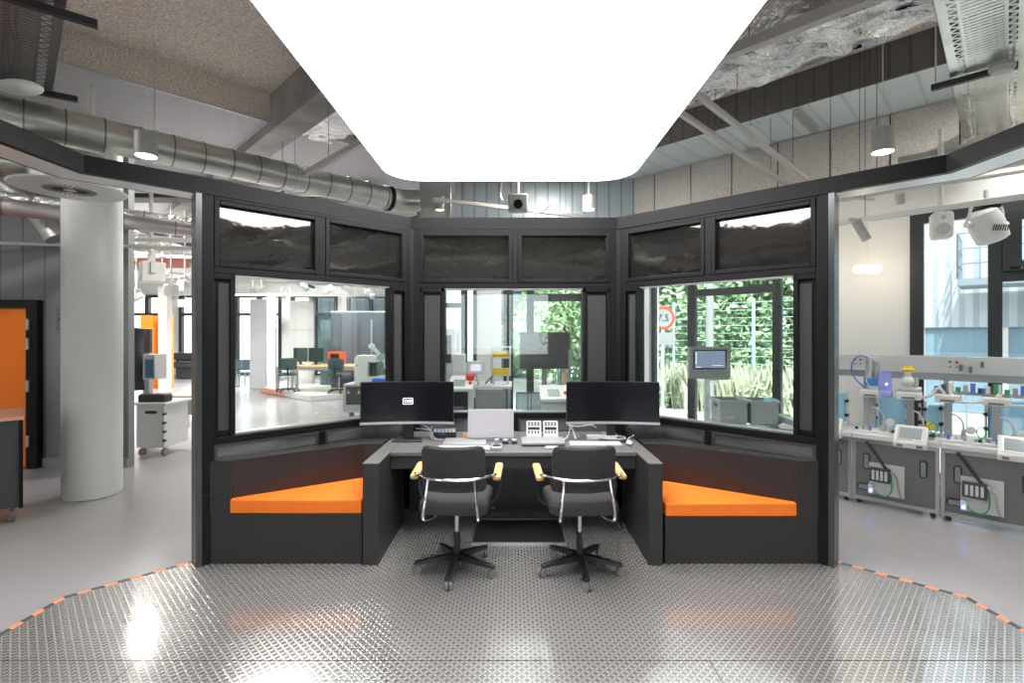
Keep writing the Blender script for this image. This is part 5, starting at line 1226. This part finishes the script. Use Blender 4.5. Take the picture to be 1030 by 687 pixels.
MB().cyl((0,.03,0),(0,.03,zz+.25),.035,n=12).build('sign_pole', m_wplast, rs)
MB().cyl((0,-.01,zz),(0,.01,zz),.27,n=40).build('sign_ring', mat('sign_red', (.5,.05,.02), .5), rs); MB().cyl((0,-.015,zz),(0,-.0,zz),.205,n=40).build('sign_face', m_sgw, rs)
MB().box(-.27,.27,-.01,.01,zz-.62,zz-.33).build('sign_plate', m_sgw, rs)
text('7,5', .22, mat('sign_ink', (.01,.01,.012), .6), 'sign_figures', (q[0], 11.48, zz-.26), (PI/2,0,0), rs)
sp_ = thing('street_lamp', 'white street lamp pole in the middle of the right window', 'street lamp', (*dpt(714,16.2), -.26))
MB().cyl((0,0,0),(0,0,7),.10,.06,n=16).build('pole', m_sgw, sp_); MB().box(-.8,0,-.1,.1,6.95,7.05).build('lamp_head', m_wplast, sp_)
# white corrugated building with outside stair
wbd = thing('white_building', 'white corrugated building with outside steel stair, right', 'building', (*dpt(980,24), -.26))
MBd = T(dpt(905,23)[0], dpt(905,23)[1], -.26) @ rz(-PI/4)
MB().box(0,14,0,6,2.1,9,MBd).build('upper_cladding', stripes('white_corrugated', (.30,.33,.36), (.21,.24,.27), 4, (.7071,-.7071,0), .55, .5), wbd, world=True)
MB().box(0,14,.15,6,0,2.1,MBd).build('lower_storey', mat('blue_grey_base', (.13,.20,.25), .3), wbd, world=True)
for k in range(9): MB().box(.4+k*1.5,.5+k*1.5,.10,.15,0,2.1,MBd).build('base_mullion', m_silver, wbd, world=True)
st = thing('outside_stair', 'galvanised outside staircase with railings on the white building', 'stair', tuple(MBd @ Vector((3,-1,0))))
def rails_(a, b, h=1.0, n=6, t=st):
    a, b = Vector(a), Vector(b); m = MB()
    for z in (h, h*.66, h*.33): m.cyl(a+Vector((0,0,z)), b+Vector((0,0,z)), .018, n=6)
    for k in range(n+1): p_ = a.lerp(b, k/n); m.cyl(p_, p_+Vector((0,0,h)), .02, n=6)
    m.build('railing', m_stair, t, world=True)
m_stair = mat('stair_metal', (.13,.16,.18), .5)
L0 = lambda x, y, z: tuple(MBd @ Vector((x, y, z)))
MB().box(1.2,3.4,-1.5,-.2,3.0,3.15,MBd).build('landing', m_stair, st, world=True); rails_(L0(1.2,-1.5,3.15), L0(3.4,-1.5,3.15)); rails_(L0(1.2,-.2,3.15), L0(1.2,-1.5,3.15), n=3)
MB().bar(L0(3.4,-.85,3.1), L0(6.4,-.85,5.0), .9, .12).build('flight', m_stair, st, world=True); rails_(L0(3.4,-1.35,3.1), L0(6.4,-1.35,5.0), n=9)
MB().bar(L0(3.6,-1.6,2.9), L0(7.6,-1.6,.3), .9, .12).build('flight', m_stair, st, world=True); rails_(L0(3.4,-2.1,3.0), L0(7.6,-2.1,.3), n=11)
MB().box(2.8,3.05,-1.2,-.95,0,3.0,MBd).build('stair_column', m_stair, st, world=True); rails_(L0(1.0,-2.6,0), L0(5.0,-2.6,0), 1.1, 10)
# grey building straight ahead
gb = thing('grey_building', 'blue grey clad building straight ahead through the centre window', 'building', (-3, 22, -.26))
MB().box(-9,1.2,22,28,0,3.6).build('upper_cladding', stripes('grey_cladding_far', (.20,.23,.25), (.14,.17,.19), 2.5, (1,0,0), .7, .5), gb, world=True)
MB().box(-9,1.25,21.95,22,1.9,2.6).build('window_band', mat('band_glass', (.07,.12,.15), .2), gb, world=True); MB().box(-9,1.3,21.9,28,3.6,3.75).build('roof_edge', m_silver, gb, world=True)
tree('leafy tree outside the windows behind the viewer, nearer one', 4, -13, 7, 2.6, 5000, m_leaf, 51); tree('leafy tree outside the windows behind the viewer, farther one', 9.5, -14, 7, 2.6, 5000, m_leaf2, 52)

# ceiling services behind and beside the viewer (seen mirrored in the dark panes)
for i, (p0, p1, r) in enumerate((((2.5,-5,3.9),(8.7,1.2,3.9),.2), ((3.5,-1.5,3.7),(7.5,2.5,3.7),.12), ((-9,1,3.8),(-3,-5,3.8),.2), ((-3.5,-3.0,3.7),(3.5,-3.6,3.75),.16))):
    duct('spiral_duct', 'round duct under the ceiling ' + ('far right behind the viewer','right beside the viewer','left behind the viewer','straight behind the viewer')[i], p0, p1, r, m_galv, .5)
for i, (p0, p1) in enumerate((((3.2,-4,3.6),(8.5,1.5,3.6)), ((4.5,2.5,3.5),(8,-1.0,3.5)), ((-8,-2,3.6),(-3,-6,3.6)), ((-2.5,-5,3.6),(2.5,-1.8,3.6)), ((-2,-1.6,3.5),(3,-4.8,3.5)))):
    rail('pale track under the ceiling ' + ('far right behind the viewer','right beside the viewer','left behind the viewer','crossing behind the viewer from the left','crossing behind the viewer from the right')[i], p0, p1, .06, .06, m_paint)
cd = MB().cyl((2.9,6.05,Z+2.56),(2.9,5.95,Z+2.9),.02,n=10).cyl((2.96,5.99,Z+2.56),(2.96,5.89,Z+2.9),.02,n=10).build('conduit_pair', m_dkgrey)
tag(cd, 'pair of thin dark conduits on the fascia above the right pendant', 'conduit')

m_dtray = mat('dark_tray', (.08,.08,.085), .5, .5)
for i, (x0, x1, y, z, m_) in enumerate(((-12,-2.2,8.3,3.95,m_dtray),(-13,-2,9.9,3.7,m_galv),(-12,-2,11.9,3.95,m_dtray),(-13,-2,13.6,3.6,m_dtray),(-13,-2,15.9,3.75,m_galv),(-13,-2,17.4,3.5,m_dtray))):
    tb_ = MB(); tb_.box(x0,x1,y,y+.35,z,z+.012).box(x0,x1,y,y+.01,z,z+.07).box(x0,x1,y+.34,y+.35,z,z+.07)
    tag(tb_.build('cable_tray', m_), 'flat %s cable tray crossing the far hall ceiling, %s row' % ('dark' if m_ is m_dtray else 'bright', ('first','second','third','fourth','fifth','sixth')[i]), 'cable tray')
for i, (x, z) in enumerate(((-3.2,3.6),(-4.6,3.8),(-6.4,3.55),(-8.2,3.8),(-10.2,3.6))):
    tag(MB().cyl((x,6.9,z),(x-1.5,19.8,z),.06,n=12).build('ceiling_pipe', (m_dtray, m_galv)[i%2]), 'slim pipe running lengthwise over the far hall, ' + ('first','second','third','fourth','fifth')[i] + ' from the right', 'pipe')
